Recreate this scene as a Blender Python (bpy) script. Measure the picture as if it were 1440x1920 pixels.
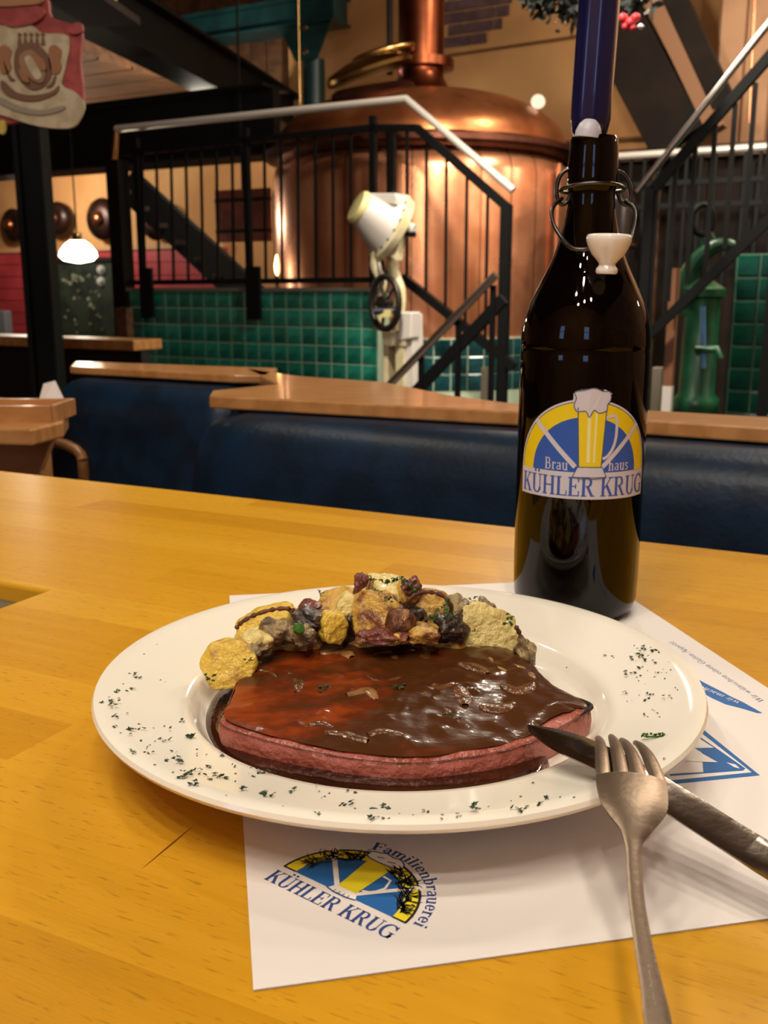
import bpy, math, random
from math import sin, cos, pi, radians, sqrt, atan2, hypot, asin
from mathutils import Vector, Matrix, noise
random.seed(7)
for o in list(bpy.data.objects): bpy.data.objects.remove(o)
SC = bpy.context.scene
COL = SC.collection

# ------------------------------------------------------------ camera, world, lights, exposure
F = 1850.0; PITCH = radians(12.7); EYE = 0.974      # focal length in px of the 1440x1920 frame, eye height in m
cam = bpy.data.cameras.new('camera'); camo = bpy.data.objects.new('camera', cam); COL.objects.link(camo)
cam.sensor_fit = 'HORIZONTAL'; cam.sensor_width = 4.0; cam.lens = F/1440*4.0
cam.clip_start = 0.02; cam.clip_end = 60
camo.location = (0, 0, EYE); camo.rotation_euler = (pi/2-PITCH, 0, 0)
cam.dof.use_dof = True; cam.dof.focus_distance = 0.47; cam.dof.aperture_fstop = 2.9
SC.camera = camo
W = bpy.data.worlds.new('world'); SC.world = W; W.use_nodes = True
W.node_tree.nodes['Background'].inputs[0].default_value = (1.0, 0.75, 0.5, 1)
W.node_tree.nodes['Background'].inputs[1].default_value = 0.10
SC.view_settings.view_transform = 'Standard'; SC.view_settings.look = 'None'
SC.view_settings.gamma = 1.0; SC.view_settings.use_curve_mapping = False
SC.view_settings.exposure = 0.0

TH = radians(29.0)                                   # the room is turned 29 degrees against the view
UX, UY, VX, VY = cos(TH), -sin(TH), sin(TH), cos(TH)
def Wd(u, v, z=0.0): return Vector((u*UX+v*VX, u*UY+v*VY, z))
def ray(px, py):
    a = (px-720)/F; b = -(py-960)/F
    return Vector((a, cos(PITCH)+b*sin(PITCH), -sin(PITCH)+b*cos(PITCH)))
def pz(px, py, z):                                   # point at height z
    d = ray(px, py); t = (z-EYE)/d.z; return Vector((d.x*t, d.y*t, z))
def pY(px, py, Y):                                   # point at distance Y
    d = ray(px, py); t = Y/d.y; return Vector((d.x*t, Y, EYE+d.z*t))
def pv(px, py, v):                                   # point in a plane parallel to the back wall
    d = ray(px, py); t = v/(d.x*VX+d.y*VY); return Vector((d.x*t, d.y*t, EYE+d.z*t))
def uv(p): return (p.x*UX+p.y*UY, p.x*VX+p.y*VY)

def lamp(name, typ, loc, power, color, size=0.1, target=None, sy=None, spot=None):
    l = bpy.data.lights.new(name, typ); l.energy = power; l.color = color
    if typ == 'AREA':
        l.size = size
        if sy: l.shape = 'RECTANGLE'; l.size_y = sy
    else: l.shadow_soft_size = size
    if typ == 'SPOT' and spot: l.spot_size = spot; l.spot_blend = 0.6
    o = bpy.data.objects.new(name, l); COL.objects.link(o); o.location = loc
    if target is not None:
        o.rotation_euler = (Vector(target)-Vector(loc)).to_track_quat('-Z', 'Y').to_euler()
    return o
WARM = (1.0, 0.88, 0.71); WARM2 = (1.0, 0.62, 0.34); COOL = (0.55, 0.75, 1.0)
lamp('lamp_table_right', 'AREA', (0.75, 1.75, 2.35), 5.5, WARM, 0.15, (0.0, 0.5, 0.75))
lamp('lamp_table_left', 'AREA', (-0.9, 1.6, 2.4), 6.5, WARM, 0.15, (0, 0.5, 0.75))
for i in range(9):                                   # small bulbs of the fitting above the viewer's table
    lamp('lamp_overhead', 'POINT', (-0.75+0.42*(i % 3), -0.8+0.45*(i//3), 2.5), 15.5, WARM, 0.045)
lamp('fill_tiles', 'SPOT', Wd(-1.3, 2.3, 3.1), 480, WARM, 0.12, Wd(-1.0, 4.6, 0.6), spot=radians(72))  # added spot without a fitting: brightens the green tiles, cone spares the table
lamp('fill_bench', 'SPOT', Wd(-1.7, 1.5, 2.6), 14, WARM, 0.08, Wd(-1.3, 1.75, 0.8), spot=radians(45))  # added narrow spot, no fitting behind it, lifts the bench tops
lamp('lamp_hall', 'AREA', Wd(0.2, 5.0, 3.9), 120, WARM, 0.35, Wd(0.2, 6.6, 0.5))
lamp('lamp_kettle', 'POINT', Wd(0.1, 4.2, 3.0), 55, WARM, 0.09)
lamp('lamp_kettle_right', 'POINT', Wd(1.2, 4.1, 2.6), 30, WARM, 0.07)
lamp('fill_kettle_left', 'POINT', Wd(-1.5, 4.1, 2.5), 110, WARM, 0.07)  # added fill light to brighten the left side of the copper
lamp('lamp_wall', 'POINT', Wd(1.6, 6.3, 3.1), 48, WARM, 0.1)
lamp('fill_back_left', 'POINT', Wd(-5.0, 6.2, 2.2), 75, WARM, 0.1)  # added fill light for the left part of the back wall
lamp('fill_far_left', 'POINT', Wd(-7.6, 6.7, 1.9), 70, WARM, 0.1)  # second added fill, brightens the red boards at the far left
lamp('lamp_right', 'POINT', Wd(2.6, 4.6, 2.6), 16, WARM, 0.1)

# ------------------------------------------------------------ materials
def srgb(h):
    c = [int(h[i:i+2], 16)/255 for i in (0, 2, 4)]
    return tuple((x/12.92 if x <= .04045 else ((x+.055)/1.055)**2.4) for x in c)+(1,)
MATS = {}
def mat(name, h, rough=.6, metal=0., h2=None, scale=8, stretch=(1, 1, 1), bump=0., bscale=None, lo=.4, hi=.6,
        coat=0., spec=.5, sss=0., emit=0., trans=0., rnd=0., detail=4, ior=1.5, rr=None, aniso=None):
    if name in MATS: return MATS[name]
    m = bpy.data.materials.new(name); m.use_nodes = True; nt = m.node_tree; N = nt.nodes; L = nt.links
    b = N['Principled BSDF']; b.inputs['Roughness'].default_value = rough; b.inputs['Metallic'].default_value = metal
    b.inputs['Specular IOR Level'].default_value = spec; b.inputs['IOR'].default_value = ior
    if coat: b.inputs['Coat Weight'].default_value = coat; b.inputs['Coat Roughness'].default_value = .08
    if sss: b.inputs['Subsurface Weight'].default_value = sss; b.inputs['Subsurface Radius'].default_value = (.01, .006, .003); b.inputs['Subsurface Scale'].default_value = .5
    if trans: b.inputs['Transmission Weight'].default_value = trans
    c = srgb(h); b.inputs['Base Color'].default_value = c
    tc = N.new('ShaderNodeTexCoord'); mp = N.new('ShaderNodeMapping'); mp.inputs['Scale'].default_value = stretch
    L.new(tc.outputs['Object'], mp.inputs['Vector'])
    out = None
    if h2:
        n = N.new('ShaderNodeTexNoise'); n.inputs['Scale'].default_value = scale; n.inputs['Detail'].default_value = detail
        L.new(mp.outputs['Vector'], n.inputs['Vector'])
        r = N.new('ShaderNodeValToRGB'); r.color_ramp.elements[0].position = lo; r.color_ramp.elements[1].position = hi
        r.color_ramp.elements[0].color = c; r.color_ramp.elements[1].color = srgb(h2)
        L.new(n.outputs['Fac'], r.inputs['Fac']); out = r.outputs['Color']
        if rr is not None:
            q = N.new('ShaderNodeMapRange'); q.inputs['To Min'].default_value = rough; q.inputs['To Max'].default_value = rr
            q.inputs['From Min'].default_value = .35; q.inputs['From Max'].default_value = .65
            L.new(n.outputs['Fac'], q.inputs['Value']); L.new(q.outputs['Result'], b.inputs['Roughness'])
    if rnd:
        oi = N.new('ShaderNodeObjectInfo'); hs = N.new('ShaderNodeHueSaturation'); q = N.new('ShaderNodeMapRange')
        q.inputs['To Min'].default_value = 1-rnd; q.inputs['To Max'].default_value = 1+rnd
        L.new(oi.outputs['Random'], q.inputs['Value']); L.new(q.outputs['Result'], hs.inputs['Value'])
        if out: L.new(out, hs.inputs['Color'])
        else: hs.inputs['Color'].default_value = c
        out = hs.outputs['Color']
    if out: L.new(out, b.inputs['Base Color'])
    if bump:
        n2 = N.new('ShaderNodeTexNoise'); n2.inputs['Scale'].default_value = bscale or scale*3; n2.inputs['Detail'].default_value = 4
        L.new(mp.outputs['Vector'], n2.inputs['Vector'])
        bp = N.new('ShaderNodeBump'); bp.inputs['Strength'].default_value = bump; bp.inputs['Distance'].default_value = .01
        L.new(n2.outputs['Fac'], bp.inputs['Height']); L.new(bp.outputs['Normal'], b.inputs['Normal'])
        if coat: L.new(bp.outputs['Normal'], b.inputs['Coat Normal'])
    if emit:
        b.inputs['Emission Color'].default_value = c; b.inputs['Emission Strength'].default_value = emit
    MATS[name] = m; return m

def beech(name, base, dark, light, coat=.5, rough=.38, lam=.045):
    """glued beech boards along local X: tone per lamella, fine grain, short dark flecks, varnish"""
    if name in MATS: return MATS[name]
    m = bpy.data.materials.new(name); m.use_nodes = True; nt = m.node_tree; N = nt.nodes; L = nt.links
    b = N['Principled BSDF']; b.inputs['Roughness'].default_value = rough
    b.inputs['Specular IOR Level'].default_value = .06; b.inputs['Coat Weight'].default_value = coat; b.inputs['Coat Roughness'].default_value = .16
    tc = N.new('ShaderNodeTexCoord'); sp = N.new('ShaderNodeSeparateXYZ'); L.new(tc.outputs['Object'], sp.inputs[0])
    def M(op, a, bb=None):
        n = N.new('ShaderNodeMath'); n.operation = op
        for i, x in enumerate((a, bb)):
            if x is None: continue
            if isinstance(x, (int, float)): n.inputs[i].default_value = x
            else: L.new(x, n.inputs[i])
        return n.outputs[0]
    row = M('FLOOR', M('DIVIDE', sp.outputs['Y'], lam))
    shift = M('MULTIPLY', M('FRACT', M('MULTIPLY', row, .3719)), .6)
    seg = M('FLOOR', M('DIVIDE', M('ADD', sp.outputs['X'], shift), .55))
    cb = N.new('ShaderNodeCombineXYZ'); L.new(row, cb.inputs[0]); L.new(seg, cb.inputs[1])
    wn = N.new('ShaderNodeTexWhiteNoise'); wn.noise_dimensions = '3D'; L.new(cb.outputs[0], wn.inputs['Vector'])
    def noise_(sx, sy, sc, det=5, rough_=.6):
        mp = N.new('ShaderNodeMapping'); mp.inputs['Scale'].default_value = (sx, sy, 1)
        L.new(tc.outputs['Object'], mp.inputs['Vector'])
        n = N.new('ShaderNodeTexNoise'); n.inputs['Scale'].default_value = sc; n.inputs['Detail'].default_value = det
        n.inputs['Roughness'].default_value = rough_
        L.new(mp.outputs['Vector'], n.inputs['Vector']); return n.outputs['Fac']
    grain = noise_(1.5, 26, 5)
    tone = M('ADD', M('MULTIPLY', wn.outputs['Value'], .55), M('MULTIPLY', grain, .5))
    r = N.new('ShaderNodeValToRGB'); e = r.color_ramp.elements
    e[0].position = .15; e[0].color = srgb(dark); e[1].position = .95; e[1].color = srgb(light)
    k = e.new(.55); k.color = srgb(base); L.new(tone, r.inputs['Fac'])
    fl = noise_(10, 75, 9, 2)
    fr = N.new('ShaderNodeMapRange'); fr.inputs['From Min'].default_value = .62; fr.inputs['From Max'].default_value = .70
    L.new(fl, fr.inputs['Value'])
    mx = N.new('ShaderNodeMix'); mx.data_type = 'RGBA'; mx.inputs['B'].default_value = srgb('7a4a1a')
    L.new(M('MULTIPLY', fr.outputs['Result'], .42), mx.inputs['Factor']); L.new(r.outputs['Color'], mx.inputs['A'])
    L.new(mx.outputs['Result'], b.inputs['Base Color'])
    sm = noise_(3, 6, 3, 3)
    q = N.new('ShaderNodeMapRange'); q.inputs['To Min'].default_value = .12; q.inputs['To Max'].default_value = .34
    L.new(sm, q.inputs['Value']); L.new(q.outputs['Result'], b.inputs['Coat Roughness'])
    bp = N.new('ShaderNodeBump'); bp.inputs['Strength'].default_value = .12; bp.inputs['Distance'].default_value = .001
    L.new(fl, bp.inputs['Height']); L.new(bp.outputs['Normal'], b.inputs['Normal'])
    MATS[name] = m; return m

BLACK = mat('black_steel', '090b0c', .6, spec=.2)
DKGREEN = mat('dark_green_steel', '0a100f', .6, spec=.2)
TEAL = mat('teal_paint', '14393a', .4, h2='0f2b2d', scale=4)
STEEL = mat('brushed_steel', 'c9c2ba', .28, 1., bump=.05, bscale=60)
COPPER = mat('copper', 'e8a078', .26, .75, h2='c57f58', scale=3, bump=.03, bscale=6, rnd=.14, rr=.32)
COPDARK = mat('dark_copper', '5b3426', .42, .8, h2='472518', scale=6)
COPDOME = mat('dome_copper', 'c27a4c', .34, .85, h2='9a5c38', scale=4, bump=.1, bscale=6)
BRASS = mat('brass', 'c8a468', .25, 1.)
PLASTER = mat('ochre_plaster', 'c0935f', .9, h2='a87848', scale=.9, bump=.2, bscale=7)
PINKW = mat('tan_boards', 'b58a68', .8, h2='9d7353', scale=2)
BRICKM = mat('purple_brick', '5d4448', .9, h2='4b363a', scale=9, bump=.3, rnd=.15)
REDW = mat('red_boards', 'b03a42', .5, h2='9c3038', scale=3, rnd=.06)
WOODB = mat('brown_wood', '5a3a20', .6, h2='432a16', scale=3, stretch=(1, 6, 6), rnd=.1)
WOODD = mat('dark_wood', '1f140c', .7, h2='140d08', scale=4, spec=.2)
CAPW = mat('cap_wood', 'c08a52', .38, h2='ab7642', scale=5, stretch=(2, 14, 4), coat=.3)
BLACKP = mat('black_panel', '0e0d0f', .6)
LEATHER = mat('blue_leather', '0a2740', .42, h2='081c2e', scale=14, bump=.08, bscale=120, spec=.35)
TILE = mat('green_glazed_tile', '2a8571', .14, h2='175e50', scale=9, rnd=.3, coat=.4, bump=.15, bscale=14)
TILED = mat('blue_glazed_tile', '1c4c50', .18, h2='123a3e', scale=9, rnd=.25, coat=.3)
GROUT = mat('grout', 'b4c9b0', .9)
CREAM = mat('cream_enamel', 'd9d0ae', .35, h2='c6bb92', scale=10, bump=.05)
WHITEM = mat('white_enamel', 'cfcac4', .35)
GREENP = mat('green_cast_iron', '135233', .35, h2='0d3b26', scale=8)
FLOORM = mat('floor_boards', '3a2618', .5, h2='2a1a10', scale=3)
GLOW = mat('lamp_glow', 'fff0d0', .4, emit=14)
GLOWS = mat('bulb_glow', 'ffc070', .4, emit=25)
GLAZE = mat('glass_bottle', '0a0402', .03, trans=.6, ior=1.4, spec=.5)
WIRE = mat('wire_steel', '5c5a56', .3, 1.)
PORC = mat('porcelain', 'ece6dc', .12, coat=.6)
PLATEM = mat('plate_glaze', 'f1ecdf', .1, coat=.2, sss=.05)
PAPER = mat('placemat_paper', 'e4dedb', .75, sss=0)
INKB = mat('ink_blue', '1a63ab', .75); INKY = mat('ink_yellow', 'e9d71d', .75)
INKN = mat('ink_navy', '2c4788', .75); INKK = mat('ink_black', '17191c', .75); INKW = mat('ink_white', 'efe9e4', .75)
LBW = mat('label_white', 'c9c4cc', .4); LBY = mat('label_yellow', 'e3c713', .4); LBB = mat('label_blue', '2a55ac', .4)
LBT = mat('label_text_blue', '3a54a6', .4); LBO = mat('label_outline', '4d5a78', .4)
CANDLE = mat('blue_wax', '0f1444', .22, h2='0b0f36', scale=6, sss=.05, coat=.6)
WAXW = mat('white_wax', 'b9bac6', .4, sss=.3)
BLD = mat('knife_steel', '8f857a', .17, 1., bump=.02, bscale=200)
CUT = mat('cutlery_steel', '9a8876', .4, 1., bump=.03, bscale=300)
POT_Y = mat('potato_yellow', 'e6bf48', .42, h2='a8742c', scale=95, sss=.2, bump=.5, bscale=190, coat=.45, lo=.5, hi=.75)
POT_P = mat('potato_pale', 'e4d084', .45, h2='b48a44', scale=95, sss=.2, bump=.5, bscale=210, coat=.4, lo=.52, hi=.75)
POT_B = mat('potato_browned', 'd2a648', .42, h2='7a401c', scale=110, sss=.1, bump=.5, bscale=180, lo=.44, hi=.62, coat=.3)
CRUST = mat('browned_crust', '7a4520', .5, h2='4a2612', scale=140, bump=.4, bscale=300, lo=.35, hi=.6)
MUSH = mat('mushroom_fried', '9c8458', .5, h2='55402a', scale=110, bump=.3, bscale=200, coat=.3)
BACON = mat('bacon_fried', '6b3026', .4, h2='9a6446', scale=120, bump=.3, bscale=200, coat=.5, lo=.5, hi=.7)
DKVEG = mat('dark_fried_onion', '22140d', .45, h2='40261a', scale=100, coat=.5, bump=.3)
ONION = mat('onion_glazed', '6a4020', .25, h2='52300f', scale=90, coat=.6, sss=.1, bump=.2)
ONIONL = mat('onion_light', 'a47c50', .3, h2='7a5028', scale=90, coat=.6, sss=.2)
PARS = mat('parsley_green', '24401c', .6, h2='152a12', scale=300)
PARSL = mat('parsley_bright', '3c6a1e', .6, h2='28501a', scale=300)
HAM = mat('ham_side', 'b9665a', .38, h2='984a34', scale=55, stretch=(1, 1, 1), bump=.35, bscale=220, sss=.15, coat=.35, lo=.35, hi=.65)
CHAR = mat('ham_crust', '5a2416', .4, h2='7a3a28', scale=150, coat=.5, bump=.4)
POOL = mat('gravy_pool', '2a1208', .07, h2='3a1b0b', scale=25, coat=1., bump=.06, bscale=60)
SMEAR = mat('gravy_film', 'b99a6c', .12, coat=.8)
TABLE = beech('beech_table', 'cb9420', 'b98216', 'd6a330', .10)

# gravy over the ham: brown gravy with a thinner orange-red glaze towards the left end
def gravy():
    m = bpy.data.materials.new('gravy_sauce'); m.use_nodes = True; nt = m.node_tree; N = nt.nodes; L = nt.links
    b = N['Principled BSDF']; b.inputs['Roughness'].default_value = .3; b.inputs['Specular IOR Level'].default_value = .1; b.inputs['Coat Weight'].default_value = .32; b.inputs['Coat Roughness'].default_value = .03
    b.inputs['Subsurface Weight'].default_value = .0
    tc = N.new('ShaderNodeTexCoord'); sp = N.new('ShaderNodeSeparateXYZ'); L.new(tc.outputs['Object'], sp.inputs[0])
    mp = N.new('ShaderNodeMapping'); mp.inputs['Scale'].default_value = (1, 1.9, 1); mp.inputs['Rotation'].default_value = (0, 0, .25); L.new(tc.outputs['Object'], mp.inputs[0])
    n = N.new('ShaderNodeTexNoise'); n.inputs['Scale'].default_value = 34; n.inputs['Detail'].default_value = 4; L.new(mp.outputs[0], n.inputs['Vector'])
    g = N.new('ShaderNodeMath'); g.operation = 'MULTIPLY_ADD'; g.inputs[1].default_value = 3.6; g.inputs[2].default_value = .13; L.new(sp.outputs['X'], g.inputs[0])
    a = N.new('ShaderNodeMath'); a.operation = 'ADD'; ns = N.new('ShaderNodeMath'); ns.operation = 'MULTIPLY_ADD'; ns.inputs[1].default_value = 1.6; ns.inputs[2].default_value = -.3; L.new(n.outputs['Fac'], ns.inputs[0]); L.new(ns.outputs[0], a.inputs[0]); L.new(g.outputs[0], a.inputs[1])
    r = N.new('ShaderNodeValToRGB'); e = r.color_ramp.elements
    e[0].position = .25; e[0].color = srgb('8a3a12'); e[1].position = .62; e[1].color = srgb('4a2810')
    k = e.new(.44); k.color = srgb('65290f')
    L.new(a.outputs[0], r.inputs['Fac']); L.new(r.outputs[0], b.inputs['Base Color'])
    n2 = N.new('ShaderNodeTexNoise'); n2.inputs['Scale'].default_value = 130; n2.inputs['Detail'].default_value = 5; L.new(mp.outputs[0], n2.inputs['Vector'])
    bp = N.new('ShaderNodeBump'); bp.inputs['Strength'].default_value = .22; bp.inputs['Distance'].default_value = .0015
    L.new(n2.outputs['Fac'], bp.inputs['Height']); L.new(bp.outputs[0], b.inputs['Normal']); L.new(bp.outputs[0], b.inputs['Coat Normal'])
    return m
SAUCE = gravy()

# ------------------------------------------------------------ object helpers
def tag(o, label=None, cat=None, group=None, kind=None):
    if label: o['label'] = label
    if cat: o['category'] = cat
    if group: o['group'] = group
    if kind: o['kind'] = kind
    return o
def empty(name, loc, label=None, cat=None, group=None, kind=None):
    o = bpy.data.objects.new(name, None); COL.objects.link(o); o.location = loc; o.empty_display_size = .05
    return tag(o, label, cat, group, kind)
def wloc(o):
    v = Vector((0, 0, 0))
    while o: v += Vector(o.location); o = o.parent
    return v
class MB:
    def __init__(s): s.v = []; s.f = []
    def add(s, vs, fs):
        n = len(s.v); s.v += [Vector(x) for x in vs]; s.f += [tuple(i+n for i in f) for f in fs]; return s
    def hexa(s, p):
        return s.add(p, [(0, 3, 2, 1), (4, 5, 6, 7), (0, 1, 5, 4), (1, 2, 6, 5), (2, 3, 7, 6), (3, 0, 4, 7)])
    def box(s, u0, u1, v0, v1, z0, z1):              # room frame
        return s.hexa([Wd(u0, v0, z0), Wd(u1, v0, z0), Wd(u1, v1, z0), Wd(u0, v1, z0), Wd(u0, v0, z1), Wd(u1, v0, z1), Wd(u1, v1, z1), Wd(u0, v1, z1)])
    def bbox(s, c, hx, hy, hz):                      # axis box about c
        c = Vector(c); return s.hexa([c+Vector((a*hx, b*hy, d*hz)) for d in (-1, 1) for a, b in ((-1, -1), (1, -1), (1, 1), (-1, 1))])
    def prism(s, pts, dz):                           # pts: Vectors (counter clockwise seen from above), dz: offset vector
        n = len(pts); dz = Vector(dz)
        vs = [Vector(p) for p in pts]+[Vector(p)+dz for p in pts]
        return s.add(vs, [tuple(range(n))[::-1], tuple(range(n, 2*n))]+[(i, (i+1) % n, n+(i+1) % n, n+i) for i in range(n)])
    def beam(s, a, b, w, h, up=(0, 0, 1)):           # rectangular bar from a to b
        a = Vector(a); b = Vector(b); d = (b-a).normalized(); sd = d.cross(Vector(up))
        if sd.length < 1e-4: sd = d.cross(Vector((UX, UY, 0)))
        sd.normalize(); uu = sd.cross(d)
        q = [(-1, -1), (1, -1), (1, 1), (-1, 1)]
        return s.hexa([a+sd*x*w/2+uu*y*h/2 for x, y in q]+[b+sd*x*w/2+uu*y*h/2 for x, y in q])
    def tube(s, path, r, n=10, closed=False, caps=True):
        P = [Vector(p) for p in path]; m = len(P); base = len(s.v)
        T = []
        for i in range(m):
            if closed: t = P[(i+1) % m]-P[i-1]
            else: t = P[min(i+1, m-1)]-P[max(i-1, 0)]
            T.append(t.normalized())
        nrm = T[0].orthogonal().normalized(); vs = []
        for i in range(m):
            nrm = (nrm-T[i]*nrm.dot(T[i])).normalized(); bi = T[i].cross(nrm)
            rr = r[i] if isinstance(r, (list, tuple)) else r
            vs += [P[i]+(nrm*cos(2*pi*k/n)+bi*sin(2*pi*k/n))*rr for k in range(n)]
        fs = []
        for i in range(m if closed else m-1):
            j = (i+1) % m
            fs += [(i*n+k, i*n+(k+1) % n, j*n+(k+1) % n, j*n+k) for k in range(n)]
        if caps and not closed: fs += [tuple(range(n))[::-1], tuple((m-1)*n+k for k in range(n))]
        return s.add(vs, fs)
    def lathe(s, prof, c, n=48, axis=(0, 0, 1), a0=0, a1=2*pi):
        c = Vector(c); ax = Vector(axis).normalized(); q = Vector((0, 0, 1)).rotation_difference(ax)
        full = abs(a1-a0-2*pi) < 1e-6; cols = n if full else n+1; vs = []
        for (r, z) in prof:
            for k in range(cols):
                a = a0+(a1-a0)*k/n; vs.append(c+q @ Vector((r*cos(a), r*sin(a), z)))
        fs = []
        for i in range(len(prof)-1):
            for k in range(n):
                j = (k+1) % cols if full else k+1
                fs.append((i*cols+k, i*cols+j, (i+1)*cols+j, (i+1)*cols+k))
        if full:
            if prof[0][0] > 1e-6: fs.append(tuple(range(cols))[::-1])
            if prof[-1][0] > 1e-6: fs.append(tuple((len(prof)-1)*cols+k for k in range(cols)))
        return s.add(vs, fs)
    def build(s, name, m, parent=None, smooth=False, bevel=0., label=None, cat=None, group=None, kind=None, sub=0, merge=False, rec=False):
        if parent is not None: L = wloc(parent)
        elif kind == 'structure': L = Vector((0, 0, 0))
        else:
            xs = [p.x for p in s.v]; ys = [p.y for p in s.v]; zs = [p.z for p in s.v]
            L = Vector(((min(xs)+max(xs))/2, (min(ys)+max(ys))/2, min(zs)))
        me = bpy.data.meshes.new(name); me.from_pydata([tuple(p-L) for p in s.v], [], s.f); me.update()
        if merge or rec:
            import bmesh
            bm = bmesh.new(); bm.from_mesh(me)
            bmesh.ops.remove_doubles(bm, verts=bm.verts, dist=1e-6)
            if rec: bmesh.ops.recalc_face_normals(bm, faces=bm.faces)
            bm.to_mesh(me); bm.free()
        if smooth:
            for p in me.polygons: p.use_smooth = True
        me.materials.append(m)
        o = bpy.data.objects.new(name, me); COL.objects.link(o)
        if parent is not None: o.parent = parent
        else: o.location = L
        if bevel:
            b = o.modifiers.new('bevel', 'BEVEL'); b.width = bevel; b.segments = 2; b.limit_method = 'ANGLE'
        if sub:
            b = o.modifiers.new('subd', 'SUBSURF'); b.levels = sub; b.render_levels = sub
        if smooth and not sub:
            try: me.set_sharp_from_angle(angle=radians(50))
            except Exception: pass
        return tag(o, label, cat, group, kind)
def catmull(P, n=6, closed=True):
    out = []; m = len(P)
    for i in range(m if closed else m-1):
        p = [P[(i+k) % m] if closed else P[max(0, min(m-1, i+k))] for k in (-1, 0, 1, 2)]
        for j in range(n):
            t = j/n
            out.append(tuple(.5*((2*p[1][a])+(-p[0][a]+p[2][a])*t+(2*p[0][a]-5*p[1][a]+4*p[2][a]-p[3][a])*t*t+(-p[0][a]+3*p[1][a]-3*p[2][a]+p[3][a])*t**3) for a in range(len(p[0]))))
    if not closed: out.append(tuple(P[-1]))
    return out
def bx(name, m, parent, *a, **k): return MB().box(*a).build(name, m, parent, **k)

# ------------------------------------------------------------ room shell
def struct(name, m, *a): return MB().box(*a).build(name, m, None, kind='structure')
struct('floor', FLOORM, -11.5, 6, -3.2, 7.9, -.1, 0)
struct('ceiling', WOODB, -11.5, 6, -3.2, 7.9, 4.3, 4.4)
wall_back = struct('wall_back', PLASTER, -11.5, 6, 7.6, 7.8, 0, 4.3)
struct('wall_left', PLASTER, -11.6, -11.4, -3.2, 7.6, 0, 4.3)
struct('wall_right', PINKW, 4.0, 4.15, -3.2, 7.6, 0, 4.3)
wf = struct('wall_front', PLASTER, -11.5, 6, -3.3, -3.1, 0, 4.3)
# windows of the wall behind the viewer (seen only as reflections in bottle and tiles)
PANE = mat('window_daylight', '9cc0ff', .3, emit=4.0)
for i, u in enumerate((-1.9, 1.1)):
    w = empty('window_%d' % (i+1), Wd(u, -3.05, 1.1), kind='structure')
    bx('window_frame', WHITEM, w, u-.32, u+.32, -3.09, -3.06, 1.25, 2.35)
    for k in range(4):
        for j in range(2):
            bx('pane', PANE, w, u-.29+k*.15, u-.29+k*.15+.11, -3.05, -3.04, 1.3+j*.53, 1.78+j*.53)

# exposed brick patch and crack on the back wall
def patch(cells, m, parent, v, dv, name='brick'):
    protos = {}
    for (p0, p1, z0, z1) in cells:
        MB().box(p0, p1, v-dv, v, z0, z1).build(name, m, parent)
c0 = uv(pv(832, 85, 7.6))[0]; c1 = uv(pv(996, 10, 7.6))[0]
zt = pv(900, -70, 7.6).z
row = 0; z = pv(840, 90, 7.6).z
while z < zt and row < 14:
    f = min(1, max(0, (row+.5)/5)); a = c0+.06*sin(row*2.1); b = c0+(c1-c0)*(.45+.55*f)+.05*sin(row*1.3) if row < 5 else c1+.04*sin(row)
    u = a-(.12 if row % 2 else 0)
    while u < b:
        u0 = max(u, a); u1 = min(u+.235, b)
        if u1-u0 > .05: bx('brick', BRICKM, wall_back, u0, u1, 7.58, 7.6, z, z+.072)
        u += .25
    z += .087; row += 1
cm = MB(); pa = [pv(x, y, 7.59) for x, y in ((832, 106), (900, 96), (980, 84), (1060, 72), (1092, 66))]
cm.tube(pa, .012, 5); cm.build('crack', mat('crack_dark', '6e4826', .9), wall_back)
pa = [pv(x, y, 7.58) for x, y in ((1050, 268), (1150, 262), (1240, 256))]
MB().tube(pa, .015, 5).build('crack', MATS['crack_dark'], wall_back)

# red boarding on the left of the back wall
ul = -11.4; ur = uv(pv(430, 560, 7.6))[0]
zb = pv(100, 472, 7.55).z; n = 11
for i in range(n):
    z1 = zb-i*.125
    bx('board', REDW, wall_back, ul, ur, 7.56, 7.6, z1-.118, z1)
bx('rail', mat('tan_rail', 'b88a60', .6), wall_back, ul, ur, 7.54, 7.6, zb+.0, zb+.045)

# ------------------------------------------------------------ mezzanine, beams, steelwork
up = uv(pv(330, 100, 6.6))[0]
mz = struct('trim_1', WOODB, -11.4, up+.0, 2.3, 7.5, 2.62, 2.75)
for i in range(14):
    v = 2.5+i*.36
    bx('board', WOODB, mz, -11.4, up, v, v+.34, 2.60, 2.62)
u0 = uv(pv(140, 60, 7.5))[0]; u1 = uv(pv(528, 60, 7.5))[0]
bwd = struct('trim_3', WOODB, u0, u1, 7.5, 7.6, 2.45, 4.3)
for i in range(int((u1-u0)/.16)): bx('board', WOODB, bwd, u0+.16*i+.005, u0+.16*i+.155, 7.48, 7.5, 2.45, 4.3)
def steel_beam(a, b, w, h, label, m=BLACK):
    r = empty('steel_beam', (Vector(a)+Vector(b))/2, label, 'beam')
    MB().beam(a, b, w*.25, h).build('web', m, r)
    d = Vector((0, 0, h/2))
    MB().beam(Vector(a)+d, Vector(b)+d, w, .02).build('flange', m, r)
    MB().beam(Vector(a)-d, Vector(b)-d, w, .02).build('flange', m, r)
    return r
steel_beam(pz(60, -60, 2.45), pz(560, 225, 2.45), .22, .28, 'black steel beam running diagonally under the brown ceiling, top left')
a = pv(-60, 285, 5.7); b = pv(520, 258, 5.7); b.z = a.z
steel_beam(a, b, .3, .42, 'black steel beam running level above the round pans at left')
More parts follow.
